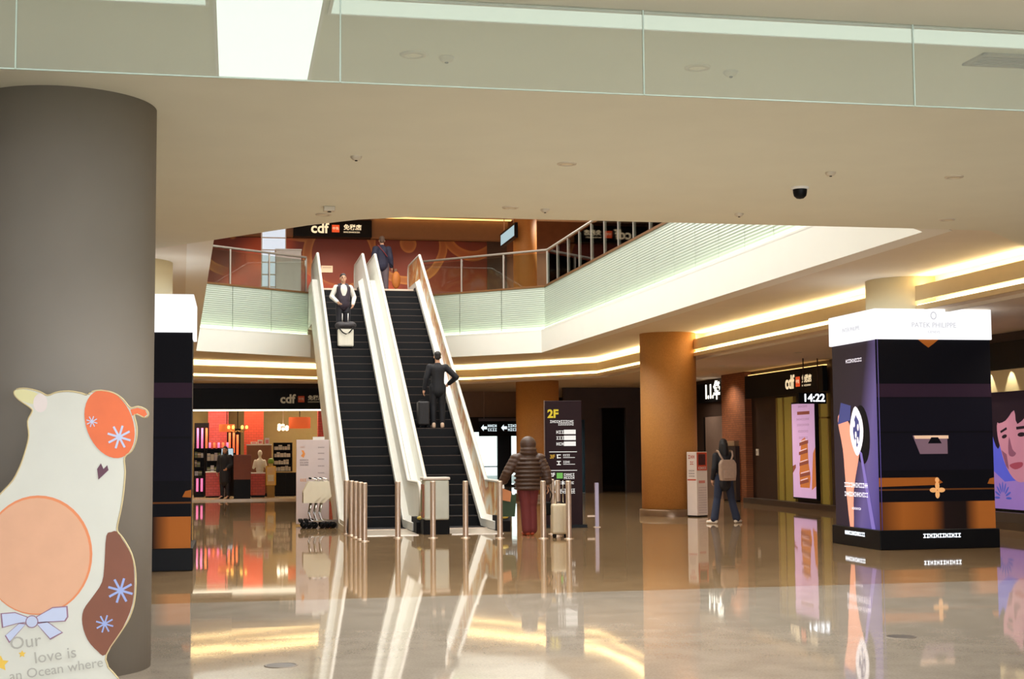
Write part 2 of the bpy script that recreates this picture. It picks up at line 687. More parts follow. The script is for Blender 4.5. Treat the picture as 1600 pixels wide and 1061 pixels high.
def mural_material():
    g = N('red_and_gold_mural')
    tc = g.n('ShaderNodeTexCoord')
    nz = g.n('ShaderNodeTexNoise', Scale=0.55, Detail=2.0)
    g.l(tc.outputs['Object'], nz.inputs['Vector'])
    mp = g.n('ShaderNodeMix', data_type='RGBA')
    mp.inputs['Factor'].default_value = 0.25
    g.l(tc.outputs['Object'], mp.inputs['A'])
    g.l(nz.outputs['Color'], mp.inputs['B'])
    vo = g.n('ShaderNodeTexVoronoi', Scale=0.62)
    g.l(mp.outputs['Result'], vo.inputs['Vector'])
    ml = g.n('ShaderNodeMath', operation='MULTIPLY')
    ml.inputs[1].default_value = 13.0
    g.l(vo.outputs['Distance'], ml.inputs[0])
    sn = g.n('ShaderNodeMath', operation='SINE')
    g.l(ml.outputs[0], sn.inputs[0])
    gold = g.ramp(sn.outputs[0], [(0.62, (112, 44, 26)), (0.72, (176, 120, 60)), (0.95, (150, 92, 46))])
    n2 = g.n('ShaderNodeTexNoise', Scale=0.45, Detail=1.0)
    g.l(tc.outputs['Object'], n2.inputs['Vector'])
    red = g.ramp(n2.outputs['Fac'], [(0.42, (92, 44, 30)), (0.52, (150, 58, 30)), (0.6, (186, 84, 44))])
    n3 = g.n('ShaderNodeTexNoise', Scale=0.35, Detail=0.0)
    g.l(tc.outputs['Object'], n3.inputs['Vector'])
    gt = g.ramp(n3.outputs['Fac'], [(0.46, (0, 0, 0)), (0.54, (255, 255, 255))])
    mx = g.n('ShaderNodeMix', data_type='RGBA')
    g.l(gt.outputs[0], mx.inputs['Factor'])
    g.l(red.outputs[0], mx.inputs['A'])
    g.l(gold.outputs[0], mx.inputs['B'])
    g.l(mx.outputs['Result'], g.b.inputs['Base Color'])
    g.b.inputs['Roughness'].default_value = 0.45
    return g.m


m_mural = mural_material()
w = MB().box(-6, 13, 50, 50.2, 5.9, 9.75).build('wall_upper_far', m_brownwall)
struct(w, 'brown wall at the far end of the upper storey')
MB().box(-6, 8.9, 49.9, 50, 5.9, 8.93).build('mural', m_mural, w)
mb = MB().box(-6, 2.0, 49.5, 50, 8.95, 9.62)
mb.box(4.72, 9.6, 49.5, 50, 8.95, 9.62)
mb.build('bulkhead', mat('taupe_bulkhead', (120, 92, 70), 0.7, var=0.05), w)
MB().box(4.8, 9.7, 49.35, 49.5, 9.64, 9.67).build('light_strip', emis('amber_led_line', (255, 190, 110), 2.2), w)
MB().box(8.9, 9.62, 49.88, 50, 5.9, 9.3).build('dark_panel', m_darkwall, w)
struct(MB().box(-6.2, -6, 6, 50.2, 5.9, 9.75).build('wall_upper_left', m_brownwall))
struct(MB().box(-6, 13, 5.8, 6, 5.9, 9.75).build('wall_upper_near', m_brownwall))
m_wood = mat('amber_wood', (150, 92, 46), 0.5, var=0.12, scale=9)
w = MB().box(13, 13.2, 6, 50.2, 5.9, 9.75).build('wall_upper_right', mat('upper_shop_wall', (150, 112, 80), 0.5, var=0.1, scale=3))
struct(w, 'shop fronts with wooden posts along the upper storey')
cols = [(98, 76, 76), (172, 104, 70), (124, 104, 90), (180, 136, 90), (96, 88, 98), (160, 90, 78)]
y, k = 20.0, 0
while y < 49.4:
    MB().box(12.86, 13, y, y + 0.16, 5.9, 9.6).build('post', m_wood, w)
    MB().box(12.93, 13, y + 0.2, y + 1.5, 6.0, 9.35).build('shop_window', mat('upper_display_%d' % (k % 6), cols[k % 6], 0.4, var=0.25, scale=3), w)
    y += 1.7
    k += 1

# ground floor walls
struct(MB().box(-10.2, -10, -10, 62, 0, 5.8).build('wall_left', m_brownwall))
struct(MB().box(-10, 22, -10.2, -10, 0, 5.8).build('wall_near', m_white))
o = MB().box(-8, 13, -9.99, -9.96, 0.1, 3.7).build('window_added', m_frame_ := mat('added_window_frame', (34, 34, 38), 0.4, 0.3, var=0.05))
struct(o, 'added glowing window front, unseen behind the camera')
for k in range(14):
    MB().box(-7.95 + 1.5 * k, -6.55 + 1.5 * k, -9.95, -9.94, 0.15, 3.65).build('pane', emis('added_fill_glow', (236, 244, 255), 8.0), o)  # glowing panes added behind the camera as soft fill for the hall
struct(MB().box(14.3, 14.5, -10, 20.0, 0, 5.8).build('wall_right_near', m_brownwall))
struct(MB().box(22, 22.2, -10, 62, 0, 4).build('wall_right_shops', m_darkwall))
w = MB()
w.box(-10, 9.2, 57, 57.2, 0, 3.6)
w.box(9.2, 12.2, 57, 57.2, 2.3, 3.6)
w.box(12.2, 22, 57, 57.2, 0, 3.6)
struct(w.build('wall_far', m_darkwall), 'dark wall around the far glass entrance')
struct(MB().box(-3.8, 6.5, 44.69, 44.8, 2.8, 3.6).build('wall_shop_header', m_darkwall), 'dark header wall behind the perfume shop sign')
struct(MB().box(6.3, 6.5, 44.8, 57, 0, 3.6).build('wall_shop_side', m_brownwall))
w = MB()
w.box(11.1, 11.62, 47.5, 47.7, 0, 3.6)
w.box(11.62, 11.84, 47.5, 47.7, 2.5, 3.6)
w.box(11.84, 12.35, 47.5, 47.7, 0, 3.6)
w.box(12.35, 13.3, 47.5, 47.7, 2.9, 3.6)
w.box(13.3, 22, 47.5, 47.7, 0, 3.6)
w.box(12.35, 12.5, 47.7, 52, 0, 3.6)
struct(w.build('wall_aisle_end', mat('umber_stone_wall', (66, 46, 36), 0.5, var=0.12, scale=3)), 'dark brown wall with an unlit opening at the end of the aisle')
struct(MB().box(6.5, 11.1, 51.0, 51.2, 2.68, 3.6).build('wall_bulkhead', mat('bulkhead_brown', (158, 128, 102), 0.7, var=0.05)), 'plain brown bulkhead above the exit passage')

# glass entrance far behind: frames, doors and daylight beyond
m_frame = mat('dark_door_frame', (34, 34, 38), 0.4, 0.3, var=0.05)
d = MB()
d.box(9.2, 12.2, 57.05, 57.12, 2.2, 2.3)
d.box(9.2, 9.26, 57.05, 57.12, 0, 2.2)
d.box(12.14, 12.2, 57.05, 57.12, 0, 2.2)
d.box(10.55, 11.12, 57.0, 57.15, 0, 2.2)
o = d.build('door_1', m_frame)
struct(o, 'dark framed glass entrance doors at the far end')
for x0, x1 in ((9.26, 10.55), (11.12, 12.14)):
    MB().box(x0, x1, 57.08, 57.09, 0.05, 2.2).build('pane', m_glass, o)
    MB().box(x0, x1, 57.06, 57.11, 0.78, 0.82).build('crossbar', m_frame, o)
    MB().box(x0, x1, 57.06, 57.11, 0.0, 0.06).build('bottom_rail', m_frame, o)
o = MB().box(11.62, 11.84, 47.56, 47.6, 0.02, 2.5).build('window_1', glass_mat('pale_glass', (190, 215, 225), 0.6))
struct(o, 'narrow glazed slot in the dark wall')
m_paving = mat('outdoor_paving', (150, 152, 150), 0.8, var=0.1)
struct(MB().box(0, 30, 57.3, 80, -0.05, -0.01).build('floor_outdoor', m_paving), 'pale paving outside the far doors')

# ================================================================== columns, ceiling fittings
def column_stone(name, a, b, scale):
    g = N(name)
    tc = g.n('ShaderNodeTexCoord')
    br = g.n('ShaderNodeTexBrick', Scale=scale)
    br.inputs['Color1'].default_value = rgb(a)
    br.inputs['Color2'].default_value = rgb(b)
    br.inputs['Mortar'].default_value = rgb(tuple(int(v * 0.82) for v in a))
    br.inputs['Mortar Size'].default_value = 0.012
    sep = g.n('ShaderNodeSeparateXYZ')
    g.l(tc.outputs['Object'], sep.inputs[0])
    at = g.n('ShaderNodeMath', operation='ARCTAN2')
    g.l(sep.outputs['Y'], at.inputs[0])
    g.l(sep.outputs['X'], at.inputs[1])
    cb = g.n('ShaderNodeCombineXYZ')
    g.l(at.outputs[0], cb.inputs['X'])
    g.l(sep.outputs['Z'], cb.inputs['Y'])
    g.l(cb.outputs[0], br.inputs['Vector'])
    g.l(br.outputs['Color'], g.b.inputs['Base Color'])
    g.b.inputs['Roughness'].default_value = 0.6
    return g.m


m_col_grey = mat('grey_column_paint', (136, 127, 116), 0.7, var=0.03, scale=3)
m_col_brown = column_stone('brown_mosaic_column', (202, 142, 74), (190, 130, 66), 14)
m_col_cream = mat('cream_column_paint', (222, 206, 164), 0.65, var=0.02)
m_ring = mat('column_base_ring', (120, 92, 66), 0.3, 0.4, var=0.05)


def column(loc, r, z0, z1, m, label, base=True, name='column'):
    c = thing(name, label, None, loc)
    c['kind'] = 'structure'
    MB().cyl(0, 0, r, z0, z1, 64).build('shaft', m, c)
    if base:
        MB().lathe([(r, 0.16), (r + 0.05, 0.15), (r + 0.06, 0.13), (r + 0.06, 0.0)], n=64).build('base_ring', m_ring, c)
    return c


column((-1.22, 10.76, 0), 0.645, 0, zC + 0.01, m_col_grey, 'thick grey round column at the left, behind the cut-out board', base=False)
column((9.72, 31.1, 0), 0.635, 0, zS + 0.01, m_col_brown, 'round brown mosaic column beside the slim leaflet kiosk')
column((9.2, 42.9, 0), 0.66, 0, 3.60, m_col_brown, 'brown round column behind the floor directory')
column((10.35, 20.6, 0), 0.62, 3.592, zS + 0.01, m_col_cream, 'cream round column rising out of the right advertising box', base=False)
column((-1.45, 19.95, 0), 0.62, 3.592, zS + 0.01, m_col_cream, 'cream round column rising out of the left advertising box', base=False)
column((9.2, 44.6, 5.9), 0.38, 0, 3.85, m_col_brown, 'brown round column on the upper floor behind the railing')

# smoke curtain: glass sheets hanging from the ceiling
sc_ = thing('smoke_curtain', 'glass smoke curtain hanging across the ceiling in joined sheets', 'glass screen', (0, 7.8, 0))
m_curtain = glass_mat('greenish_glass', (238, 242, 238), 0.45, film=(228, 228, 210), film_amt=0.2)  # film puts the pale haze of reflections into the glass colour
m_edge = mat('polished_glass_edge', (196, 214, 200), 0.2, var=0.02)
xs = [-4.6, -2.87, -1.15, 0.57, 2.32, 4.01, 5.73, 7.45]
for a, b in zip(xs[:-1], xs[1:]):
    p = MB().box(a + 0.005, b - 0.005, -0.006, 0.006, 3.585, zC).build('glass_pane', m_curtain, sc_)
    MB().box(a + 0.005, b - 0.005, -0.006, 0.006, 3.578, 3.585).build('edge', m_edge, p)
for x in xs[1:-1]:
    MB().box(x - 0.004, x + 0.004, -0.008, 0.008, 3.58, zC).build('joint', m_edge, sc_)

# glowing ceiling slots: stand-ins for reflections in the glass, and unseen added hall lights
m_slot = emis('reflected_panel_glow', (236, 246, 238), 1.6)
m_slot2 = emis('reflected_slot_glow', (232, 242, 230), 1.0)
m_slot3 = emis('added_hall_slot_glow', (236, 244, 255), 25.0)


def ceiling_slot(label, x0, x1, y0, y1, m):
    t = thing('added_ceiling_light', label, 'ceiling light', ((x0 + x1) / 2, (y0 + y1) / 2, zC))
    hx, hy = (x1 - x0) / 2, (y1 - y0) / 2
    MB().box(-hx, hx, -hy, hy, -0.006, 0.0).build('diffuser', m, t)
    f = MB()
    for a in ((-hx - .02, -hx, -hy, hy), (hx, hx + .02, -hy, hy)):
        f.box(a[0], a[1], a[2], a[3], -0.012, 0)
    f.box(-hx - .02, hx + .02, -hy - .02, -hy, -0.012, 0)
    f.box(-hx - .02, hx + .02, hy, hy + .02, -0.012, 0)
    f.build('frame', m_white, t)
    return t


ceiling_slot('bright wide glowing panel standing in for a light reflected in the glass curtain', -0.11, 0.48, 7.84, 9.66, m_slot)
ceiling_slot('narrow glow standing in for a reflection in the glass curtain, right of the bright panel', 0.54, 7.4, 7.84, 8.13, m_slot2)
ceiling_slot('narrow glow standing in for a reflection in the glass curtain, left of the bright panel', -4.6, -0.17, 7.84, 8.09, m_slot2)
ceiling_slot('added unseen light slot over the entrance floor, left of the camera', -2.6, -2.2, -6, 5.3, m_slot3)
ceiling_slot('added unseen light slot over the entrance floor, right of the camera', 4.2, 4.6, -6, 5.3, m_slot3)

# small ceiling fittings
def lamp(loc, power, color=(0.95, 0.98, 1.0), size=130, blend=0.8):
    d = bpy.data.lights.new('lamp', 'SPOT')
    d.energy = power
    d.color = color
    d.spot_size = math.radians(size)
    d.spot_blend = blend
    d.shadow_soft_size = 0.06
    o = bpy.data.objects.new('lamp', d)
    o.location = loc
    COL.objects.link(o)


m_trimring = mat('downlight_ring', (200, 190, 170), 0.4, var=0.02)
m_lens = mat('downlight_lens', (236, 226, 200), 0.3, var=0.02)
fit = [(0.97, 14.81, 'box', 'small square sensor box near the ceiling edge above the left escalator'),
       (1.03, 12.2, 'dome', 'small round detector on the ceiling, nearest the left column'),
       (2.91, 12.22, 'down', 'round downlight in the middle of the beige ceiling'),
       (5.43, 12.24, 'dome', 'small detector beside the black camera dome'),
       (6.69, 12.27, 'down', 'round downlight at the right of the black camera dome'),
       (2.85, 14.57, 'down', 'left of two small downlights close to the ceiling edge'),
       (3.24, 14.63, 'dome', 'small detector right of the pair of downlights at the ceiling edge'),
       (5.4, 14.6, 'dome', 'small detector at the ceiling edge below the black camera dome'),
       (0.94, 15.3, 'down', 'downlight at the chamfered ceiling edge by the upper shop sign'),
       (7.88, 14.64, 'down', 'downlight at the ceiling corner over the right advertising box'),
       (1.12, 8.93, 'down', 'downlight behind the glass curtain, right of the bright panel'),
       (1.34, 8.96, 'dome', 'detector behind the glass curtain next to a downlight'),
       (3.03, 8.93, 'down', 'downlight in the middle behind the glass curtain'),
       (3.29, 9.0, 'dome', 'small detector right of the middle downlight behind the glass curtain')]
for x, y, kind, label in fit:
    t = thing('downlight' if kind == 'down' else 'ceiling_detector', label, 'downlight' if kind == 'down' else 'detector', (x, y, zC), group='small ceiling fittings')
    if kind == 'down':
        MB().lathe([(0.055, -0.001), (0.06, -0.014), (0.085, -0.010), (0.09, 0.0)], n=24).build('ring', m_trimring, t)
        MB().cyl(0, 0, 0.057, -0.006, -0.002, 24).build('lens', m_lens, t)
        lamp((x, y, zC - 0.03), 380)
    elif kind == 'dome':
        MB().lathe([(0.0, -0.035), (0.03, -0.033), (0.042, -0.02), (0.05, -0.012), (0.05, 0)], n=20).build('housing', m_trimring, t)
        MB().cyl(0, 0, 0.012, -0.041, -0.034, 12).build('sensor', m_black, t)
    else:
        MB().box(-0.06, 0.06, -0.05, 0.05, -0.05, 0).build('housing', m_trimring, t, bevel=0.008)
        MB().cyl(0, 0, 0.02, -0.058, -0.049, 12).build('sensor', m_black, t)
t = thing('camera_dome', 'black security camera dome on the beige ceiling', 'security camera', (5.45, 13.02, zC))
MB().lathe([(0.0, -0.02), (0.085, -0.02), (0.09, 0)], n=24).build('base', m_white, t)
MB().lathe([(0.0, -0.115), (0.035, -0.108), (0.06, -0.085), (0.068, -0.05), (0.07, -0.02)], n=24).build('dome', m_black, t)
t = thing('air_vent', 'grey slatted air vent in the ceiling behind the glass curtain', 'air vent', (5.35, 8.42, zC))
f = MB()
f.box(-0.6, 0.6, -0.14, -0.11, -0.015, 0)
f.box(-0.6, 0.6, 0.11, 0.14, -0.015, 0)
f.box(-0.6, -0.57, -0.14, 0.14, -0.015, 0)
f.box(0.57, 0.6, -0.14, 0.14, -0.015, 0)
m_vent = mat('vent_grey', (150, 142, 128), 0.5, 0.3, var=0.05)
f.build('frame', m_vent, t)
MB().box(-0.57, 0.57, -0.11, 0.11, -0.002, 0).build('backing', mat('vent_dark', (70, 66, 60), 0.7, var=0.05), t)
for k in range(6):
    MB().box(-0.57, 0.57, -0.1 + k * 0.037, -0.085 + k * 0.037, -0.012, -0.003).build('slat', m_vent, t)

for (x, y, lab) in ((0.35, 10.52, 'round floor box lid near the bottom of the picture, left'), (5.32, 10.85, 'round floor box lid in front of the right advertising box')):
    t = thing('floor_box', lab, 'floor box', (x, y, 0))
    MB().lathe([(0.105, 0.0), (0.105, 0.004), (0.12, 0.004), (0.122, 0.0)], n=32).build('ring', mat('floor_ring', (104, 92, 78), 0.4, 0.5, var=0.05), t)
    MB().cyl(0, 0, 0.104, 0.0005, 0.003, 32).build('lid', mat('floor_lid', (70, 62, 54), 0.4, 0.5, var=0.05), t)

# ================================================================== escalators
m_step = mat('escalator_step', (9, 10, 14), 0.6, 0.0, var=0.08, spec=0.25)
m_nose = mat('step_edge_line', (70, 56, 48), 0.5, var=0.05)
m_escwhite = mat('escalator_white_panel', (236, 235, 228), 0.4, var=0.03, scale=3)
m_skirt = mat('escalator_skirt', (226, 224, 216), 0.35, var=0.03, scale=3)
m_handrail = mat('pale_handrail', (208, 204, 196), 0.4, var=0.03)
m_rubber = mat('black_rubber', (18, 18, 20), 0.6, var=0.05, spec=0.15)
m_yellow = mat('yellow_inlet', (214, 190, 90), 0.5, var=0.05)
RUN, RISE, Y0, Z2 = 0.3464, 0.2, 28.0, 5.9
TAN = RISE / RUN
Y1 = Y0 + Z2 / TAN


def nose(y):
    return min(max((y - Y0) * TAN, 0.0), Z2)


def tread(y):
    """height of the step that lies at y"""
    return min(max(int((y - Y0) / RUN + 1e-6) * RISE, 0.0), Z2)


def sticker_material():
    g = N('orange_sticker_art')
    tc = g.n('ShaderNodeTexCoord')
    nz = g.n('ShaderNodeTexNoise', Scale=1.3, Detail=3.0, Distortion=1.2)
    g.l(tc.outputs['Object'], nz.inputs['Vector'])
    r = g.ramp(nz.outputs['Fac'], [(0.38, (226, 218, 200)), (0.46, (220, 178, 112)), (0.52, (206, 140, 66)), (0.60, (178, 98, 44)), (0.66, (228, 216, 190))])
    g.l(r.outputs[0], g.b.inputs['Base Color'])
    g.b.inputs['Roughness'].default_value = 0.3
    return g.m


m_sticker = sticker_material()


def escalator(x0, label, right_panel):
    t = thing('escalator', label, 'escalator', (x0, 0, 0), group='pair of escalators')
    W = 0.95
    ya, yb = 26.55, 40.6
    # steps
    sm = MB()
    sm.box(0, W, 0, RUN, -0.26, 0, 0)
    sm.box(0.0, W, -0.004, 0.018, -0.012, 0.002, 1)
    me = sm.mesh('step')
    me.materials.append(m_step)
    me.materials.append(m_nose)
    k = 0
    ys = [Y0 - 2 * RUN, Y0 - RUN] + [Y0 + i * RUN for i in range(int((Y1 - Y0) / RUN) + 1)] + [Y1 + 0.02]
    for y in ys:
        z = tread(y + 0.01)
        link('step', me, t, (0, y, z + 0.004))
    MB().box(0.0, W, 25.55, ys[0], 0.0, 0.012).build('floor_plate', mat('landing_plate', (206, 192, 174), 0.3, 0.6, var=0.04, scale=20), t)
    MB().box(0, W, ys[0] - 0.06, ys[0] + 0.03, 0.004, 0.02).build('comb_plate', m_steel, t)
    MB().box(0, W, ys[-1] + RUN, yb, Z2 - 0.05, Z2 + 0.012).build('upper_landing_plate', m_steel, t)

    def band(lo, hi, y0=ya, y1=yb):
        """outline in the (y, z) plane following the incline between two heights above the step noses"""
        b = [y for y in (y0, Y0, Y1, y1)]
        return [(y, nose(y) + lo) for y in b] + [(y, nose(y) + hi) for y in reversed(b)]

    for s, xs_ in ((-1, 0.0), (1, W)):
        def X(a, b):
            return (xs_ + s * a, xs_ + s * b) if s > 0 else (xs_ - b, xs_ - a)
        a, b = X(0.002, 0.03)
        MB().prism(band(-0.2, 0.02), 'x', a, b).build('skirt', m_step, t)
        MB().prism(band(0.02, 0.17), 'x', a, b).build('skirt_panel', m_skirt, t)
        a, b = X(0.03, 0.11)
        mb2 = MB()
        # inner deck sloping up to the balustrade
        bl = [ya, Y0, Y1, yb]
        i0, i1 = (xs_ + s * 0.02, xs_ + s * 0.12)
        for j in range(3):
            mb2.face([(i0, bl[j], nose(bl[j]) + 0.17), (i1, bl[j], nose(bl[j]) + 0.25), (i1, bl[j + 1], nose(bl[j + 1]) + 0.25), (i0, bl[j + 1], nose(bl[j + 1]) + 0.17)])
        mb2.build('inner_deck', m_escwhite, t)
        # balustrade panel with rounded ends
        r = 0.36
        top = 0.92
        prof = [(y, nose(y) + 0.2) for y in bl]
        end_hi = [(yb + r * 0.55 * math.sin(q), Z2 + top - r + r * math.cos(q)) for q in [math.pi * i / 8 for i in range(8, -1, -1)]]
        end_lo = [(ya - r * 0.85 * math.sin(q), top - r + r * math.cos(q)) for q in [math.pi * i / 8 for i in range(0, 9)]]
        topline = [(Y1 + 0.1, Z2 + top), (Y0 + 0.1, top)]
        poly = prof + end_hi + topline + end_lo
        a, b = X(0.12, 0.145)
        MB().prism(poly, 'x', a, b).build('balustrade', m_sticker if (s > 0 and right_panel) else m_escwhite, t)
        # handrail loop
        xc = xs_ + s * 0.1325
        path = [(xc, y, z) for y, z in end_hi + topline + end_lo]
        MB().tube(path, 0.042, 10, flat=(0.95, 0.7)).build('handrail', m_handrail, t)
        # outer deck
        a, b = X(0.145, 0.285)
        MB().prism(band(0.10, 0.2), 'x', a, b).build('outer_deck', m_escwhite, t)
        # inlet: black box with yellow brush at the lower end
        a, b = X(0.03, 0.24)
        il = MB().prism([(ya - 0.43, 0.0), (ya + 0.3, 0.0), (ya + 0.3, 0.28), (ya - 0.36, 0.28), (ya - 0.43, 0.2)], 'x', a, b).build('handrail_inlet', m_rubber, t)
        MB().ball((xs_ + s * 0.132, ya - 0.37, 0.275), (0.085, 0.05, 0.045), 14).build('brush', m_yellow, il)
    # truss cladding
    tb = [(ya + 0.3, 0.0), (Y0, 0.0)]
    for a, b, nm in ((-0.295, -0.28, 'side_cladding'), (W + 0.28, W + 0.295, 'side_cladding')):
        poly = [(ya, 0.0), (Y0 + 1.6, 0.0), (Y1, Z2 - 1.0), (yb - 0.15, Z2 - 1.0), (yb - 0.15, Z2 + 0.12), (Y1, Z2 + 0.12), (Y0, 0.12), (ya, 0.12)]
        MB().prism(poly, 'x', a, b).build(nm, m_escwhite, t)
    poly = [(Y0 + 1.6, 0.0), (Y1, Z2 - 1.0), (yb - 0.15, Z2 - 1.0), (yb - 0.15, Z2 - 0.95), (Y1, Z2 - 0.95), (Y0 + 1.6, 0.05)]
    MB().prism(poly, 'x', -0.29, W + 0.29).build('underside', m_escwhite, t)
    return t


escalator(2.33, 'left escalator, with the man in a dark waistcoat riding down', False)
escalator(3.88, 'right escalator, with the man in a dark suit riding up', True)

# barrier cabinets at the escalators' feet
m_cab = mat('pale_cabinet', (206, 210, 198), 0.4, var=0.06, scale=4)
for x, lab in ((3.34, 'pale barrier cabinet with red and green side, between the escalators'),):
    t = thing('barrier_cabinet', lab, 'cabinet', (x, 25.66, 0))
    MB().box(0.06, 0.51, 0.0, 0.42, 0.26, 0.98).build('body', m_cab, t, bevel=0.03)
    MB().box(0.04, 0.52, 0.02, 0.44, 0.0, 0.26).build('plinth', m_rubber, t)
    MB().box(0.03, 0.53, -0.01, 0.43, 0.98, 1.03).build('top', mat('cabinet_top', (222, 208, 196), 0.35, var=0.04), t, bevel=0.015)
    MB().box(0.045, 0.062, 0.03, 0.39, 0.3, 0.9).build('side_print', mat('cabinet_red_print', (150, 84, 50), 0.5, var=0.3, scale=9), t)
    MB().box(0.04, 0.06, 0.25, 0.39, 0.4, 0.8).build('green_print', mat('cabinet_green_print', (110, 120, 70), 0.5, var=0.3, scale=9), t)

# steel bollards
bol = [(2.18, 24.16, 'steel bollard nearest the camera in the row left of the escalators'),
       (2.16, 24.75, 'second steel bollard from the camera in the row left of the escalators'),
       (2.13, 25.3, 'third steel bollard from the camera in the row left of the escalators'),
       (2.10, 25.9, 'fourth steel bollard from the camera in the row left of the escalators'),
       (2.05, 26.4, 'farthest steel bollard in the row left of the escalators, beside the trolleys'),
       (2.83, 24.9, 'steel bollard standing in front of the left escalator'),
       (3.42, 24.7, 'steel bollard standing in front of the pale barrier cabinet'),
       (3.97, 24.55, 'steel bollard standing in front of the right escalator'),
       (4.53, 24.3, 'steel bollard at the right escalator foot, left of the man in the padded jacket'),
       (5.22, 23.95, 'steel bollard between the man in the padded jacket and the white suitcase'),
       (5.66, 25.15, 'farthest steel bollard in the row right of the escalators, by the white suitcase'),
       (5.60, 24.5, 'middle steel bollard in the row right of the escalators'),
       (5.62, 23.75, 'nearest steel bollard in the row right of the escalators, beside the directory')]
proto = None
for x, y, lab in bol:
    if proto is None:
        proto = thing('bollard', lab, 'bollard', (x, y, 0), group='steel bollards before the escalators')
        MB().lathe([(0.048, 0.0), (0.048, 0.965), (0.042, 0.985), (0.0, 0.985)], n=24).build('post', m_steel, proto)
        MB().lathe([(0.085, 0.0), (0.085, 0.008), (0.05, 0.014), (0.049, 0.02)], n=24).build('base_flange', m_steel, proto)
    else:
        c = copy_tree(proto)
        c.location = (x, y, 0)
        c['label'] = lab

# downlights in the lower aisle ceiling, some added for brightness, and added upper-floor lamps
AISLE = [(12.2, 19.5), (12.2, 24.5), (12.2, 29.5), (12.2, 34.5), (12.2, 39.5), (11.6, 44.5), (8.4, 46.5), (9.6, 54.0), (-1.5, 43.2), (4.9, 44.3), (13.3, 38.2), (13.5, 41.4)]
proto = None
for i, (x, y) in enumerate(AISLE):
    lab = 'recessed downlight in the lower aisle ceiling, %s' % ('first counted from the near right' if i == 0 else '%s counted from the near right' % ['second', 'third', 'fourth', 'fifth', 'sixth', 'seventh', 'eighth', 'ninth', 'tenth', 'eleventh', 'twelfth'][i - 1])
    if proto is None:
        proto = thing('downlight', lab, 'downlight', (x, y, zL), group='downlights in the aisle ceiling')
        MB().lathe([(0.055, -0.001), (0.06, -0.014), (0.085, -0.010), (0.09, 0.0)], n=24).build('ring', m_trimring, proto)
        MB().cyl(0, 0, 0.057, -0.006, -0.002, 24).build('lens', m_lens, proto)
    else:
        c = copy_tree(proto)
        c.location = (x, y, zL)
        c['label'] = lab
    lamp((x, y, zL - 0.03), 190 if i < 10 else 120, (1.0, 0.88, 0.72))
for x, y in ((0.5, 47.6), (3.4, 47.6), (6.4, 47.6), (10.8, 45), (10.8, 38), (10.8, 31), (10.8, 24), (11.2, 48.2)):  # bare unseen lamps added to brighten the upper floor
    lamp((x, y, 9.7), 680, (1.0, 0.86, 0.68))

# ================================================================== printed panels and signs
def ellipse(cx, cy, rx, ry, n=28, tilt=0.0):
    c, s = math.cos(tilt), math.sin(tilt)
    return [(cx + rx * math.cos(a) * c - ry * math.sin(a) * s, cy + rx * math.cos(a) * s + ry * math.sin(a) * c)
            for a in [2 * math.pi * k / n for k in range(n)]]


def smooth_loop(P, k=3):
    """Catmull-Rom through a closed outline"""
    o, n = [], len(P)
    for i in range(n):
        a, b, c, d = (Vector(P[(i + j) % n]) for j in (-1, 0, 1, 2))
        for s in range(k):
            t = s / k
            q = 0.5 * ((2 * b) + (c - a) * t + (2 * a - 5 * b + 4 * c - d) * t * t + (3 * b - a - 3 * c + d) * t ** 3)
            o.append((q.x, q.y))
    return o


class Print:
    """flat print on a panel: (u, v) on the panel, layer lifts each ink a millimetre"""

    def __init__(self, parent, f):
        self.p, self.f = parent, f

    def poly(self, name, pts, m, layer=1):
        mb = MB()
        tri = tessellate_polygon([[Vector((a, b, 0)) for a, b in pts]])
        mb.add([self.f(a, b, layer * 0.0012) for a, b in pts], [tuple(t) for t in tri])
        return mb.build(name, m, self.p)

    def rect(self, name, u0, u1, v0, v1, m, layer=1):
        return self.poly(name, [(u0, v0), (u1, v0), (u1, v1), (u0, v1)], m, layer)

    def script(self, name, u0, u1, v0, v1, m, layer=2, cell=None):
        """a line of lettering too small to read: uneven strokes"""
        mb = MB()
        h = v1 - v0
        u = u0
        w = cell or h * 0.85
        while u < u1 - w * 0.5:
            k = random.random()
            bars = [(0.05, 0.85, 0.0, 0.2), (0.05, 0.85, 0.8, 1.0), (0.35, 0.55, 0.0, 1.0)] if k < 0.4 else \
                   [(0.05, 0.25, 0.0, 1.0), (0.05, 0.8, 0.42, 0.6), (0.6, 0.8, 0.0, 1.0)] if k < 0.75 else \
                   [(0.05, 0.85, 0.75, 0.95), (0.1, 0.3, 0.0, 0.8), (0.3, 0.85, 0.05, 0.25)]
            for a, b, c, d in bars:
                q = [(u + a * w, v0 + c * h), (u + b * w, v0 + c * h), (u + b * w, v0 + d * h), (u + a * w, v0 + d * h)]
                mb.face([self.f(x, y, layer * 0.0012) for x, y in q])
            u += w
        o = mb.build(name, m, self.p)
        o['kind'] = 'stuff'
        return o


def lit(name, c, e):
    """backlit print: its colour also glows"""
    return mat(name, c, 0.5, var=0.05, scale=3, emit=e, ec=c, spec=0.1)


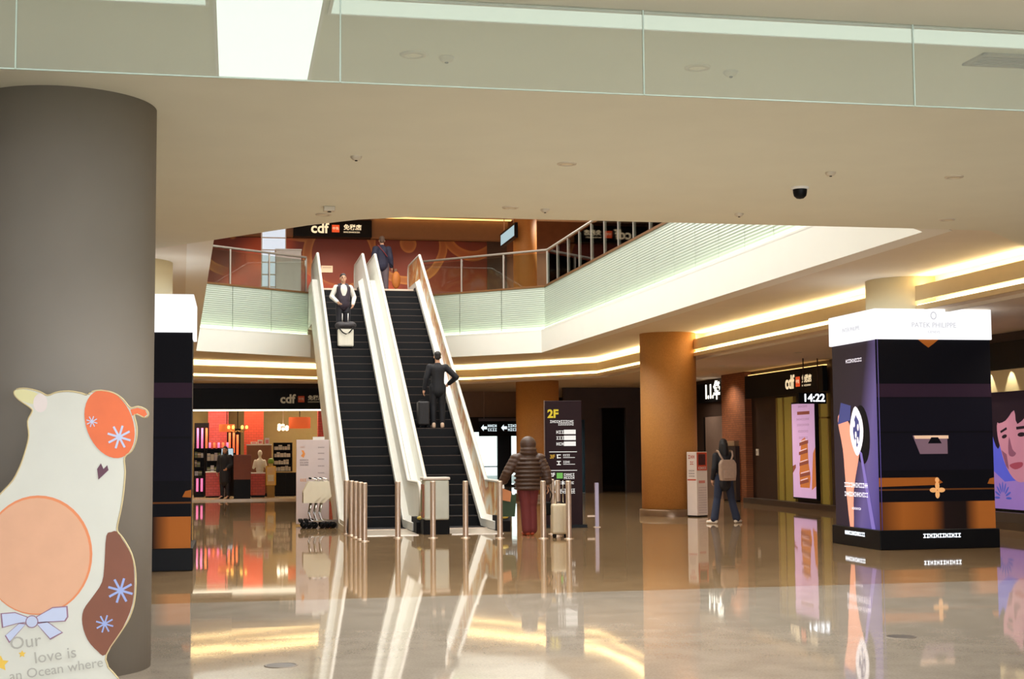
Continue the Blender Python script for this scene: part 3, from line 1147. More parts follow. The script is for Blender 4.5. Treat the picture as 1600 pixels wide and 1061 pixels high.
m_lightbox = emis('white_lightbox', (250, 250, 252), 0.92)
m_adblack = lit('ad_black', (11, 10, 15), 0.4)
m_adnavy = lit('ad_navy', (17, 15, 24), 0.4)
m_adplum = lit('ad_plum_band', (44, 29, 42), 0.4)
m_adcopper = lit('ad_copper', (150, 84, 32), 0.4)
m_adcopper2 = lit('ad_copper_dark', (92, 54, 26), 0.4)
m_adgold = lit('ad_gold', (226, 168, 108), 0.5)
m_adlilac = lit('ad_lilac', (126, 112, 186), 0.5)
m_adviolet = lit('ad_violet', (62, 52, 96), 0.45)
m_admauve = lit('ad_mauve', (52, 42, 50), 0.45)
m_adskin = lit('ad_skin', (232, 160, 136), 0.5)
m_adwhite = lit('ad_white', (236, 232, 240), 0.6)
m_adblue = lit('ad_blue_grey', (70, 74, 130), 0.5)
m_adplate = lit('ad_clasp_plate', (116, 92, 104), 0.5)
m_adlight = lit('ad_clasp_light', (226, 190, 160), 0.5)
m_greyink = emis('grey_ink', (205, 205, 212), 0.75)
m_glow = emis('white_sign_glow', (238, 246, 255), 2.2)


def gradient_print(name, expr, stops, e):
    """print whose colour runs across the sheet: expr = (kx, ky, kz, offset) of the sheet's own coordinates"""
    g = N(name)
    tc = g.n('ShaderNodeTexCoord')
    dt = g.n('ShaderNodeVectorMath', operation='DOT_PRODUCT')
    g.l(tc.outputs['Object'], dt.inputs[0])
    dt.inputs[1].default_value = expr[:3]
    ad = g.n('ShaderNodeMath', operation='ADD')
    g.l(dt.outputs['Value'], ad.inputs[0])
    ad.inputs[1].default_value = expr[3]
    r = g.ramp(ad.outputs[0], stops)
    g.l(r.outputs[0], g.b.inputs['Base Color'])
    g.l(r.outputs[0], g.b.inputs['Emission Color'])
    g.b.inputs['Emission Strength'].default_value = e
    g.b.inputs['Specular IOR Level'].default_value = 0.1
    g.b.inputs['Roughness'].default_value = 0.5
    return g.m


m_adside = gradient_print('ad_side_print', (0, -0.5 / 1.66, -0.25 / 2.85, 0.75),
                          [(0.0, (46, 38, 44)), (0.36, (50, 40, 52)), (0.50, (104, 92, 150)), (0.60, (92, 82, 150)), (0.72, (66, 56, 110))], 0.4)
m_adcop = gradient_print('ad_copper_print', (1 / 1.87, 0, 0, 0),
                         [(0.0, (84, 46, 22)), (0.2, (150, 86, 34)), (0.45, (132, 74, 30)), (0.56, (30, 20, 18)), (0.74, (26, 18, 16)), (0.86, (156, 90, 38))], 0.4)


def ad_box(name, label, x0, y0, W, D, H, Hl):
    t = thing(name, label, 'advertising box', (x0, y0, 0), group='tall watch advertising boxes')
    MB().box(0.03, W - 0.03, 0.03, D - 0.03, 0.28, Hl).build('body', m_adblack, t)
    # illuminated header with a hollow middle for the column
    MB().box(-0.015, W + 0.015, -0.015, D + 0.015, Hl, H).build('header', m_lightbox, t, bevel=0.01)
    b = MB().box(-0.03, W + 0.03, -0.03, D + 0.03, 0.0, 0.29).build('plinth', m_black, t, bevel=0.01)
    fr = Print(t, lambda u, v, l: (u, 0.03 - l, 0.29 + v))
    h = Hl - 0.29
    # front print: dark watch case
    fr.rect('print_ground', 0.0, W, 0.0, h, m_adblack, 0.4)
    fr.rect('plum_band', 0.0, W, 0.695 * h, 0.765 * h, m_adplum)
    fr.rect('case_lid', 0.0, W, 0.31 * h, 0.69 * h, m_adnavy)
    fr.rect('lid_shadow', 0.0, W, 0.505 * h, 0.515 * h, m_adblack, 2)
    fr.poly('crest', [(0.37 * W, h), (0.55 * W, h), (0.5 * W, 0.975 * h), (0.46 * W, 0.957 * h), (0.42 * W, 0.975 * h)], m_adcopper)
    fr.poly('clasp', [(0.36 * W, 0.395 * h), (0.60 * W, 0.395 * h), (0.60 * W, 0.492 * h), (0.30 * W, 0.492 * h)], m_adplate, 2)
    fr.poly('clasp_top', [(0.32 * W, 0.475 * h), (0.61 * W, 0.475 * h), (0.61 * W, 0.492 * h), (0.31 * W, 0.492 * h)], m_adlight, 3)
    fr.poly('clasp_notch', [(0.43 * W, 0.45 * h), (0.55 * W, 0.45 * h), (0.52 * W, 0.482 * h), (0.46 * W, 0.482 * h)], m_adblack, 4)
    fr.poly('rim', [(0.0, 0.225 * h), (0.5 * W, 0.232 * h), (0.55 * W, 0.245 * h), (0.5 * W, 0.272 * h), (0.0, 0.272 * h)], m_adcopper)
    fr.poly('rim_glint', [(0.94 * W, 0.235 * h), (W, 0.232 * h), (W, 0.268 * h), (0.96 * W, 0.262 * h)], m_adcopper)
    fr.rect('copper_line', 0.0, W, 0.205 * h, 0.213 * h, m_adcopper2)
    fr.rect('copper_panel', 0.0, W, 0.0, 0.145 * h, m_adcop)
    # ornament: a small four-armed cross hanging on the rim
    c = (0.5 * W, 0.205 * h)
    for k in range(4):
        a = math.pi / 2 * k
        q = ellipse(c[0] + 0.065 * math.cos(a), c[1] + 0.065 * math.sin(a), 0.06, 0.036, 12, a)
        fr.poly('ornament', q, m_adgold, 4)
    fr.poly('ornament', ellipse(c[0], c[1] + 0.15, 0.035, 0.04, 12), m_adgold, 4)
    hd = Print(t, lambda u, v, l: (u, -0.015 - l - 0.001, Hl + v))
    hh = H - Hl
    hd.poly('crest', ellipse(0.5 * W, 0.78 * hh, 0.05, 0.06, 16), m_greyink)
    hd.poly('crest', ellipse(0.5 * W, 0.78 * hh, 0.035, 0.045, 16), m_lightbox, 2)
    text_mesh('lettering', 'PATEK PHILIPPE', 0.105, m_greyink, t, (0.5 * W, -0.018, Hl + 0.46 * hh), R_FRONT, 0.001)
    text_mesh('lettering', 'GENEVE', 0.055, m_greyink, t, (0.5 * W, -0.018, Hl + 0.24 * hh), R_FRONT, 0.001)
    Print(t, lambda u, v, l: (u, -0.031 - l, v)).script('glowing_lettering', 0.35 * W, 0.68 * W, 0.17, 0.23, m_glow)
    # left side print: a wrist wearing a white watch
    sd = Print(t, lambda u, v, l: (0.03 - l, D - u, 0.29 + v))
    sd.rect('print_ground', 0.0, D, 0.0, h, m_adside, 0.4)
    sd.poly('shadow', ellipse(0.62 * D, 0.5 * h, 0.17 * D, 0.16 * h, 24, 0.1), m_adblack, 3)
    sd.poly('arm', smooth_loop([(0.10 * D, 0.58 * h), (0.18 * D, 0.62 * h), (0.36 * D, 0.56 * h), (0.48 * D, 0.42 * h), (0.56 * D, 0.40 * h), (0.42 * D, 0.20 * h), (0.40 * D, 0.0), (0.32 * D, 0.0), (0.24 * D, 0.25 * h), (0.2 * D, 0.42 * h)]), m_adskin, 4)
    sd.poly('cuff', [(0.10 * D, 0.56 * h), (0.18 * D, 0.68 * h), (0.40 * D, 0.66 * h), (0.38 * D, 0.58 * h)], m_adblue, 5)
    sd.poly('ribbon', [(0.56 * D, 0.42 * h), (0.62 * D, 0.40 * h), (0.86 * D, 0.0), (0.78 * D, 0.0)], m_adlilac, 5)
    q = [(0.5, 0.655), (0.62, 0.6), (0.66, 0.52), (0.62, 0.44), (0.52, 0.385), (0.42, 0.44), (0.37, 0.52), (0.41, 0.6)]
    sd.poly('watch_case', smooth_loop([(a * D, b * h) for a, b in q]), m_adwhite, 6)
    sd.poly('watch_dial', [((a - 0.515) * 0.52 * D + 0.515 * D, (b - 0.52) * 0.66 * h + 0.52 * h) for a, b in q], m_adblue, 7)
    for a, b in ((0.47, 0.56), (0.55, 0.54), (0.5, 0.5), (0.54, 0.47), (0.49, 0.46)):
        sd.poly('watch_dial', ellipse(a * D, b * h, 0.02 * D, 0.02 * h, 8), m_adwhite, 8)
    sd.script('lettering', 0.32 * D, 0.66 * D, 0.895 * h, 0.915 * h, m_adwhite, 8)
    sd.script('lettering', 0.22 * D, 0.74 * D, 0.215 * h, 0.24 * h, m_adwhite, 8)
    sd.script('lettering', 0.22 * D, 0.74 * D, 0.165 * h, 0.19 * h, m_adwhite, 8)
    sd.script('lettering', 0.38 * D, 0.58 * D, 0.095 * h, 0.107 * h, m_adwhite, 8)
    text_mesh('lettering', 'PATEK PHILIPPE', 0.09, m_greyink, t, (-0.018, D / 2, Hl + 0.46 * hh), R_LEFT, 0.001)
    Print(t, lambda u, v, l: (-0.031 - l, D - u, v)).script('glowing_lettering', 0.28 * D, 0.72 * D, 0.17, 0.23, m_glow)
    return t


ad_box('advertising_box', 'tall dark watch advertising box with white lit header at the right', 9.41, 19.74, 1.87, 1.66, 3.59, 3.13)
ad_box('advertising_box', 'tall dark watch advertising box with white lit header, half hidden behind the grey column', -2.40, 19.0, 1.87, 1.66, 3.59, 3.09)

# ---------------------------------------------------------------- cut-out board by the grey column
st = thing('cutout_board', 'white cut-out display board with orange ball and blue bow, before the grey column', 'display board', (0, 9.82, 0))


def SP(px, py):
    return (-1.5 + 0.00405 * px + 0.00007 * (py - 600), max(0.0, 1.99 - 0.00413 * (py - 600)))


out = [(-70, 1080), (-76, 1000), (-70, 900), (-50, 830), (-20, 795), (0, 772), (18, 752), (30, 728), (39, 700), (43, 680), (41, 658), (48, 643), (46, 637),
       (28, 624), (20, 614), (24, 607), (40, 606), (60, 611), (72, 617), (86, 612), (105, 610), (124, 613), (134, 616), (142, 611), (157, 609), (176, 613), (191, 623),
       (203, 637), (215, 635), (228, 640), (232, 648), (226, 653), (215, 648), (209, 649), (213, 668), (212, 688), (205, 706), (193, 717),
       (194, 740), (191, 775), (187, 800), (183, 818), (181, 834), (190, 846), (204, 872), (210, 905), (208, 945), (200, 972), (188, 992), (163, 1030), (166, 1050), (168, 1080)]
m_board = mat('board_white', (212, 210, 196), 0.55, var=0.02)
m_boardedge = mat('board_edge', (206, 186, 140), 0.6, var=0.05)
mb = MB()
out = smooth_loop(out)
mb.prism([SP(*p) for p in out], 'y', 0.0, 0.02)
mb.build('board', m_board, st)
rim = [SP(*p) for p in out]
mbr = MB()
mbr.tube([(a, 0.002, max(b, 0.012)) for a, b in rim], 0.006, 6, closed=True)
mbr.build('edge', m_boardedge, st)
sp = Print(st, lambda u, v, l: (SP(u, v)[0], -l * 1.3, SP(u, v)[1]))
m_orange = mat('board_orange', (226, 104, 44), 0.5, var=0.06)
m_peach = mat('board_peach', (222, 168, 132), 0.55, var=0.04)
m_bbrown = mat('board_brown', (124, 70, 44), 0.55, var=0.06)
m_blue = mat('board_blue', (190, 198, 222), 0.5, var=0.04)
m_lav = mat('board_lavender', (150, 166, 214), 0.5, var=0.04)
m_plum = mat('board_plum', (92, 42, 60), 0.5, var=0.04)
m_pencil = mat('board_pencil', (176, 172, 160), 0.6, var=0.02)
m_star = mat('board_yellow', (232, 190, 70), 0.5, var=0.03)
sp.poly('yellow_tab', ellipse(43, 619, 24, 10, 20, 0.3), mat('board_pale_yellow', (222, 214, 158), 0.55, var=0.03), 1)
sp.poly('pink_tab', ellipse(61, 629, 11, 15, 20), mat('board_pale_pink', (226, 212, 204), 0.55, var=0.03), 2)
sp.poly('orange_ball', ellipse(170, 663, 37, 57, 36, -0.35), m_orange, 2)
sp.poly('orange_stalk', [(203, 640), (215, 637), (227, 641), (230, 648), (225, 652), (214, 646), (206, 650)], m_orange, 2)
sp.poly('peach_disc_edge', ellipse(57, 870, 85, 94, 44), mat('board_peach_edge', (226, 136, 84), 0.55, var=0.03), 1)
sp.poly('peach_disc', ellipse(56, 871, 82, 91, 44), m_peach, 2)
sp.poly('brown_patch', smooth_loop([(164, 842), (172, 836), (180, 835), (188, 846), (203, 873), (208, 905), (205, 950), (189, 989), (163, 1029), (150, 1024), (134, 1005), (126, 980), (128, 958), (142, 938), (157, 915), (161, 885)]), m_bbrown, 2)


def flake(cx, cy, r, m, n=4):
    mb = MB()
    for k in range(n):
        a = math.pi * k / n + 0.3
        dx, dy = math.cos(a) * r, math.sin(a) * r
        nx, ny = -math.sin(a) * r * 0.09, math.cos(a) * r * 0.09
        q = [(cx - dx - nx, cy - dy - ny), (cx + dx - nx, cy + dy - ny), (cx + dx + nx, cy + dy + ny), (cx - dx + nx, cy - dy + ny)]
        mb.face([sp.f(x, y, (3 + 0.2 * k) * 0.0012) for x, y in q])
    mb.build('snowflake', m, st)


flake(185, 684, 19, m_blue)
flake(142, 659, 9, m_blue)
flake(186, 929, 20, m_lav)
flake(161, 981, 14, m_lav)
m_bowline = mat('board_bow_line', (150, 110, 130), 0.5, var=0.03)
for nm, q in (('bow', [(2, 961), (22, 960), (40, 967), (40, 974), (24, 976), (4, 981)]), ('bow', [(56, 967), (80, 954), (101, 953), (102, 968), (98, 974), (56, 975)]),
              ('bow_tail', [(38, 978), (14, 1004), (8, 994), (28, 977)]), ('bow_tail', [(56, 978), (76, 1001), (94, 992), (72, 976)])):
    cx, cy = sum(p[0] for p in q) / len(q), sum(p[1] for p in q) / len(q)
    sp.poly(nm + '_line', [(cx + (x - cx) * 1.12, cy + (y - cy) * 1.16) for x, y in q], m_bowline, 3)
    sp.poly(nm, q, m_blue, 4)
sp.poly('bow_knot_line', ellipse(48, 974, 10, 10, 16), m_bowline, 5)
sp.poly('bow_knot', ellipse(48, 974, 8.5, 8.5, 16), m_blue, 6)
sp.poly('heart', [(152, 752), (150, 735), (156, 726), (160, 735), (166, 729), (168, 737)], m_plum, 3)


def star(cx, cy, r):
    return [(cx + (r if k % 2 == 0 else r * 0.5) * math.sin(math.pi * k / 5), cy - (r if k % 2 == 0 else r * 0.5) * math.cos(math.pi * k / 5)) for k in range(10)]


sp.poly('yellow_star', star(33, 1024, 6), m_star, 3)
sp.poly('yellow_star', star(0, 1038, 13), m_star, 3)
for s_, px, py, sz in (('Our', 38, 1006, 0.115), ('love is', 84, 1028, 0.105), ('an Ocean where', 86, 1050, 0.088)):
    a, b = SP(px, py)
    o = text_mesh('handwriting', s_, sz, m_pencil, st, (a, -0.006, b), (math.pi / 2, -0.12, 0), 0.001)

# ---------------------------------------------------------------- floor directory
m_dirbody = mat('directory_maroon', (36, 15, 20), 0.55, var=0.06, spec=0.2)
m_ink = emis('directory_white_ink', (236, 232, 226), 0.85)
t = thing('directory_sign', 'tall dark maroon floor directory headed 2F in yellow', 'sign', (6.32, 27.1, 0), rz=math.radians(-9))
MB().box(-0.36, 0.36, -0.05, 0.05, 0.05, 2.46).build('panel', m_dirbody, t, bevel=0.01)
MB().box(-0.40, 0.44, -0.14, 0.14, 0.0, 0.06).build('base', m_black, t)
MB().box(-0.375, -0.36, -0.055, 0.055, 0.05, 2.47).build('edge_trim', mat('directory_edge', (110, 84, 66), 0.4, 0.4, var=0.05), t)
dp = Print(t, lambda u, v, l: (-0.36 + u, -0.05 - l, v))
text_mesh('heading', '2F', 0.22, emis('directory_yellow', (226, 196, 40), 0.7), t, (-0.20, -0.053, 2.20), R_FRONT, 0.001, bold=0.008)
for v, u0, h in ((2.03, 0.10, 0.05), (1.98, 0.26, 0.04)):
    dp.script('line', u0, 0.56, v, v + h, m_ink)
for k in range(3):
    v = 1.82 - k * 0.115
    dp.script('line', 0.22, 0.36, v, v + 0.06, m_ink)
    dp.rect('shop_list', 0.37, 0.60, v - 0.01, v + 0.075, m_ink)
for v in (1.46, 1.10):
    dp.rect('rule', 0.08, 0.62, v, v + 0.012, m_ink)
text_mesh('heading', '3F', 0.1, emis('directory_amber', (206, 156, 40), 0.6), t, (-0.22, -0.053, 1.37), R_FRONT, 0.001, bold=0.004)
for v in (1.36, 1.23):
    dp.script('icon', 0.22, 0.33, v - 0.02, v + 0.06, m_ink, cell=0.1)
    dp.script('line', 0.35, 0.5, v + 0.02, v + 0.06, m_ink)
    dp.rect('rule', 0.35, 0.58, v - 0.01, v, m_ink)
text_mesh('heading', '2F', 0.1, m_ink, t, (-0.22, -0.053, 1.02), R_FRONT, 0.001, bold=0.003)
dp.rect('green_icon', 0.22, 0.34, 0.93, 1.06, emis('directory_green', (120, 196, 90), 0.6))
for v, u0 in ((1.0, 0.36), (0.94, 0.36), (0.84, 0.22), (0.7, 0.28), (0.66, 0.24)):
    dp.script('line', u0, 0.58, v, v + 0.05, m_ink)
# slim glass stanchion beside it
t = thing('stanchion', 'slim pale post with a low crossbar right of the floor directory', 'post', (6.95, 27.0, 0))
MB().box(-0.035, 0.035, -0.03, 0.03, 0.0, 0.86).build('post', mat('pale_lilac_metal', (170, 160, 176), 0.3, 0.6, var=0.04), t)
MB().box(-0.19, 0.0, -0.015, 0.015, 0.2, 0.235).build('crossbar', m_steel, t)
MB().box(-0.06, 0.06, -0.06, 0.06, 0.0, 0.012).build('foot', m_steel, t)

# hanging exit sign
t = thing('hanging_sign', 'dark hanging sign with white arrows before the exit passage', 'sign', (9.49, 50.7, 2.28))
MB().box(-0.78, 0.78, -0.05, 0.05, -0.30, 0.24).build('panel', m_black, t)
MB().box(-0.80, 0.80, -0.07, 0.07, 0.24, 0.34).build('top_rail', mat('sign_rail', (96, 86, 88), 0.4, 0.5, var=0.05), t)
for x in (-0.6, 0.6):
    MB().cyl(x, 0, 0.012, 0.34, 1.33, 8).build('rod', m_steel, t)
hp = Print(t, lambda u, v, l: (u, -0.05 - l, v))
m_sgn = emis('sign_white_ink', (220, 236, 240), 1.1)
for u in (-0.62, 0.12):
    hp.poly('arrow', [(u - 0.10, 0.0), (u, 0.12), (u, 0.05), (u + 0.12, 0.05), (u + 0.12, -0.05), (u, -0.05), (u, -0.12)], m_sgn)
    hp.script('line', u + 0.15, u + 0.5, 0.02, 0.12, m_sgn)
    hp.script('line', u + 0.15, u + 0.5, -0.12, -0.02, m_sgn)

# ---------------------------------------------------------------- notice board and trolleys by the left escalator
m_lilac = mat('lilac_board', (206, 190, 188), 0.5, var=0.02)
t = thing('notice_board', 'tall pale pink notice board behind the luggage trolleys', 'notice board', (1.61, 29.6, 0))
MB().box(-0.335, 0.335, -0.03, 0.03, 0.03, 1.75).build('panel', m_lilac, t, bevel=0.006)
MB().box(-0.2, 0.2, -0.16, 0.16, 0.0, 0.03).build('foot', m_steel, t)
MB().box(0.0, 0.24, -0.02, 0.02, 1.75, 1.81).build('top_tab', m_white, t)
np_ = Print(t, lambda u, v, l: (-0.335 + u, -0.03 - l, v))
m_print = mat('grey_brown_print', (120, 104, 104), 0.5, var=0.04)
m_oran = mat('orange_print', (224, 140, 64), 0.5, var=0.05)
np_.script('line', 0.08, 0.18, 1.58, 1.62, mat('pale_orange_print', (220, 180, 160), 0.5, var=0.04))
np_.poly('orange_mark', [(0.09, 1.42), (0.15, 1.38), (0.18, 1.46), (0.15, 1.53), (0.10, 1.54), (0.13, 1.47)], m_oran)
for v in (1.32, 1.27, 1.22):
    np_.script('line', 0.07, 0.24, v, v + 0.03, m_print)
for v in (1.58, 1.46, 1.34, 1.2, 1.06):
    np_.script('line', 0.44, 0.58, v, v + 0.022, m_print)
np_.script('line', 0.08, 0.2, 0.9, 0.95, m_oran)

m_cart = mat('cream_cart_panel', (226, 218, 196), 0.45, var=0.03)
tr0 = thing('luggage_trolley', 'leftmost of the nested luggage trolleys beside the left escalator', 'trolley', (1.36, 28.3, 0), group='nested luggage trolleys')


def make_trolley(t):
    mb = MB()
    mb.prism([(0.0, 0.50), (0.20, 0.50), (0.34, 0.62), (0.30, 0.92), (0.10, 0.92), (0.0, 0.72)], 'y', 0.02, 0.48)
    mb.build('front_board', m_cart, t)
    MB().prism([(0.0, 0.50), (0.02, 0.50), (0.02, 0.70), (0.0, 0.70)], 'y', 0.06, 0.44).build('wire_panel', mat('cart_mesh', (150, 126, 104), 0.5, 0.3, var=0.2, scale=40), t)
    MB().tube([(0.3, 0.04, 0.9), (0.24, 0.04, 0.97), (0.14, 0.04, 0.98)], 0.012, 8).build('handle_arm', m_chrome, t)
    MB().tube([(0.3, 0.46, 0.9), (0.24, 0.46, 0.97), (0.14, 0.46, 0.98)], 0.012, 8).build('handle_arm', m_chrome, t)
    MB().tube([(0.14, 0.02, 0.98), (0.14, 0.48, 0.98)], 0.018, 10).build('handle', m_rubber, t)
    for y in (0.06, 0.44):
        MB().tube([(0.16, y, 0.52), (0.12, y, 0.28), (0.16, y, 0.16), (0.42, y, 0.12)], 0.016, 8).build('frame', m_chrome, t)
    pl = MB()
    for k in range(6):
        pl.box(-0.06 + 0.0, 0.46, 0.05 + k * 0.07, 0.085 + k * 0.07, 0.13, 0.15)
    pl.build('deck', mat('cart_deck', (112, 98, 90), 0.4, 0.6, var=0.1), t)
    MB().box(-0.08, 0.0, 0.02, 0.48, 0.12, 0.18).build('bumper', m_rubber, t, bevel=0.01)
    for x, y in ((0.02, 0.05), (0.02, 0.45), (0.38, 0.05), (0.38, 0.45)):
        w = MB()
        w.lathe([(0.02, -0.02), (0.06, -0.018), (0.065, 0.0), (0.06, 0.018), (0.02, 0.02)], n=16)
        wo = w.build('wheel', m_rubber, t, (x, y, 0.065))
        wo.rotation_euler = (math.pi / 2, 0, 0)


make_trolley(tr0)
labs = ['second from the left of the nested luggage trolleys', 'third from the left of the nested luggage trolleys', 'fourth from the left of the nested luggage trolleys', 'rightmost of the nested luggage trolleys, against the escalator side']
for k in range(2):
    c = copy_tree(tr0)
    c.location = (1.36 + 0.105 * (k + 1), 28.3 + 0.02 * (k + 1), 0)
    c['label'] = labs[k] if k == 0 else labs[3]

# ---------------------------------------------------------------- leaflet kiosk by the brown column
t = thing('leaflet_kiosk', 'slim white and red kiosk standing beside the brown column', 'kiosk', (10.12, 30.35, 0), rz=math.radians(28))
MB().box(-0.17, 0.17, -0.15, 0.15, 0.03, 1.43).build('body', mat('kiosk_white', (226, 212, 204), 0.45, var=0.03), t, bevel=0.008)
MB().box(-0.16, 0.16, -0.14, 0.14, 0.0, 0.03).build('plinth', m_black, t)
kp = Print(t, lambda u, v, l: (-0.17 + u, -0.15 - l, v))
m_kred = mat('kiosk_red', (190, 74, 50), 0.5, var=0.05)
kp.rect('red_panel', 0.01, 0.33, 1.02, 1.42, m_kred)
kp.rect('dark_picture', 0.06, 0.28, 1.14, 1.38, mat('kiosk_picture', (70, 34, 34), 0.5, var=0.3, scale=14), 2)
kp.script('line', 0.05, 0.3, 1.05, 1.1, m_white, 3)
kp.rect('pink_line', 0.06, 0.26, 0.74, 0.8, mat('kiosk_pink', (206, 130, 120), 0.5, var=0.04))
for v in [0.08 + 0.055 * k for k in range(11)]:
    kp.script('line', 0.05, 0.30, v, v + 0.025, mat('kiosk_lines', (176, 150, 156), 0.5, var=0.05))
ks = Print(t, lambda u, v, l: (-0.17 - l, 0.15 - u, v))
ks.script('line', 0.05, 0.25, 1.28, 1.36, m_kred)
ks.script('line', 0.1, 0.2, 1.15, 1.22, m_kred)
ks.rect('red_line', 0.02, 0.28, 0.80, 0.83, m_kred)
for v in (1.0, 0.94, 0.88):
    ks.script('line', 0.06, 0.24, v, v + 0.03, m_print)

# ================================================================== right-hand shop fronts (plane x = 14)
def brick_material():
    g = N('brown_brick')
    tc = g.n('ShaderNodeTexCoord')
    sep = g.n('ShaderNodeSeparateXYZ')
    g.l(tc.outputs['Object'], sep.inputs[0])
    cb = g.n('ShaderNodeCombineXYZ')
    g.l(sep.outputs['Y'], cb.inputs['X'])
    g.l(sep.outputs['Z'], cb.inputs['Y'])
    br = g.n('ShaderNodeTexBrick', Scale=4.2)
    br.inputs['Color1'].default_value = rgb((150, 90, 54))
    br.inputs['Color2'].default_value = rgb((130, 76, 46))
    br.inputs['Mortar'].default_value = rgb((78, 48, 32))
    g.l(cb.outputs[0], br.inputs['Vector'])
    g.l(br.outputs['Color'], g.b.inputs['Base Color'])
    g.b.inputs['Roughness'].default_value = 0.7
    return g.m


m_brick = brick_material()
m_front = mat('shopfront_dark', (58, 42, 34), 0.5, var=0.1, scale=5)
m_olive = mat('olive_glass_frame', (150, 128, 62), 0.4, var=0.08, scale=2)
w = MB()
w.box(14.0, 14.3, 17.2, 23.0, 0, 3.6)
w.box(14.0, 14.3, 24.75, 31.9, 0, 3.6)
w.box(14.0, 14.3, 23.0, 24.75, 0, 0.34)
w.box(14.0, 14.3, 23.0, 24.75, 2.5, 3.6)
w.box(14.05, 14.3, 31.9, 37.3, 0, 3.6)
w.box(14.4, 14.6, 39.2, 47.5, 0, 3.6)
struct(w.build('wall_right', m_front), 'dark shop front wall along the right aisle')
struct(MB().box(13.85, 14.4, 37.3, 39.2, 0, 3.6).build('wall_right_pier', m_brick), 'brown brick pier right of the woman with a backpack')
# skirting / step under the shop fronts
struct(MB().box(13.75, 14.05, 20.0, 37.3, 0, 0.14).build('baseboard_right', mat('shop_step', (74, 60, 50), 0.4, var=0.06)), 'low dark step under the right shop fronts')

# shop sign over the right shop
def shop_sign(name, label, loc, rot, L, H, text_u, scale=1.0, ink_e=0.8, cjk=True, dim=False):
    t = thing(name, label, 'shop sign', loc)
    t.rotation_euler = rot
    MB().box(-L / 2, L / 2, 0.0, 0.12, -H / 2, H / 2).build('panel', m_black, t, bevel=0.006)
    ink = emis('sign_cream_ink_%.2f' % ink_e, (255, 226, 180), ink_e)
    red = emis('sign_red_ink_%.2f' % ink_e, (236, 84, 40), ink_e * 0.9)
    s = scale
    text_mesh('lettering', 'cdf', 0.52 * s, ink, t, (text_u, -0.006, -0.02 * s), R_FRONT, 0.004, align='LEFT', bold=0.012)
    u = text_u + 0.76 * s
    sq = MB().box(u, u + 0.27 * s, -0.01, 0.0, -0.15 * s, 0.12 * s).build('red_square', red, t)
    text_mesh('lettering', '中免', 0.12 * s, ink, t, (u + 0.135 * s, -0.013, -0.015 * s), R_FRONT, 0.001)
    if cjk:
        text_mesh('lettering', '免税店', 0.22 * s, ink, t, (u + 0.42 * s, -0.006, 0.03 * s), R_FRONT, 0.003, align='LEFT', bold=0.004)
        Print(t, lambda a, b, l: (a, -0.004 - l, b)).script('small_lettering', u + 0.42 * s, u + 1.02 * s, -0.16 * s, -0.11 * s, ink, cell=0.06 * s)
    return t


shop_sign('shop_sign', 'dark duty-free shop sign above the pink lightbox on the right', (13.86, 34.65, 3.16), (0, 0, -math.pi / 2), 5.3, 0.62, 0.3, 0.92, 0.75)
shop_sign('shop_sign', 'dark duty-free shop sign above the portrait poster at the right edge', (13.86, 24.3, 3.17), (0, 0, -math.pi / 2), 3.2, 0.5, -1.85 + 0.35, 0.72, 0.75)
t = thing('ceiling_wash', 'thin warm light line above the right shop sign', 'light line', (13.95, 34.6, 3.485))
MB().box(-0.03, 0.03, -2.6, 2.6, -0.012, 0.012).build('tube', emis('warm_line', (255, 200, 120), 1.6), t)

# yellow entrance frames and lit pink poster
t = thing('shop_entrance', 'olive yellow framed entrance left and right of the pink lightbox', 'shop entrance', (14.05, 33.8, 0.14))
for y0, y1 in ((0.36, 1.55), (-1.75, -1.2)):
    MB().box(-0.03, 0.0, y0, y1, 0.0, 2.66).build('glazing', lit('olive_glow', (128, 108, 48), 0.35), t)
for y in (1.55, 1.1, 0.39, -1.23, -1.75):
    MB().box(-0.06, 0.0, y - 0.03, y + 0.03, 0.0, 2.66).build('mullion', m_olive, t)
MB().box(-0.06, 0.0, -1.78, -1.2, 2.06, 2.1).build('transom', m_olive, t)

m_pink = lit('pink_poster', (206, 168, 206), 0.55)
m_prose = lit('poster_red_brown', (150, 84, 70), 0.4)
m_porange = lit('poster_orange', (200, 120, 66), 0.45)
m_plight = lit('poster_pale', (236, 206, 214), 0.5)
t = thing('lightbox_poster', 'tall pink lit poster of a chocolate dessert under the digital clock', 'poster', (13.93, 33.38, 0.26))
MB().box(-0.02, 0.1, -0.74, 0.74, -0.04, 2.38).build('case', m_black, t)
pp = Print(t, lambda u, v, l: (-0.02 - l, 0.72 - u, v))
pp.rect('print_ground', 0.0, 1.44, 0.0, 2.34, m_pink)
pp.rect('heading', 0.36, 1.14, 2.06, 2.14, m_prose, 2)
for v, a, b in ((2.24, 0.42, 1.02), (1.92, 0.3, 1.1), (1.78, 0.34, 1.12), (1.62, 0.4, 1.02), (1.46, 0.44, 1.0)):
    pp.script('line', a, b, v, v + 0.05, lit('poster_mauve', (176, 132, 168), 0.4), 2)
pp.poly('dessert_tower', [(0.46, 0.25), (1.05, 0.25), (1.12, 0.5), (1.0, 0.9), (0.98, 1.35), (0.8, 1.5), (0.58, 1.42), (0.5, 1.0), (0.42, 0.6)], m_porange, 2)
for v, a, b in ((1.28, 0.46, 1.02), (1.05, 0.42, 0.98), (0.78, 0.44, 1.02), (0.5, 0.46, 1.1), (0.32, 0.44, 1.0)):
    pp.poly('dessert_layer', [(a, v), (b, v + 0.07), (b, v + 0.15), (a, v + 0.08)], m_prose, 3)
    pp.poly('dessert_cream', [(a + 0.05, v + 0.09), (b - 0.06, v + 0.155), (b - 0.06, v + 0.18), (a + 0.05, v + 0.115)], m_plight, 4)
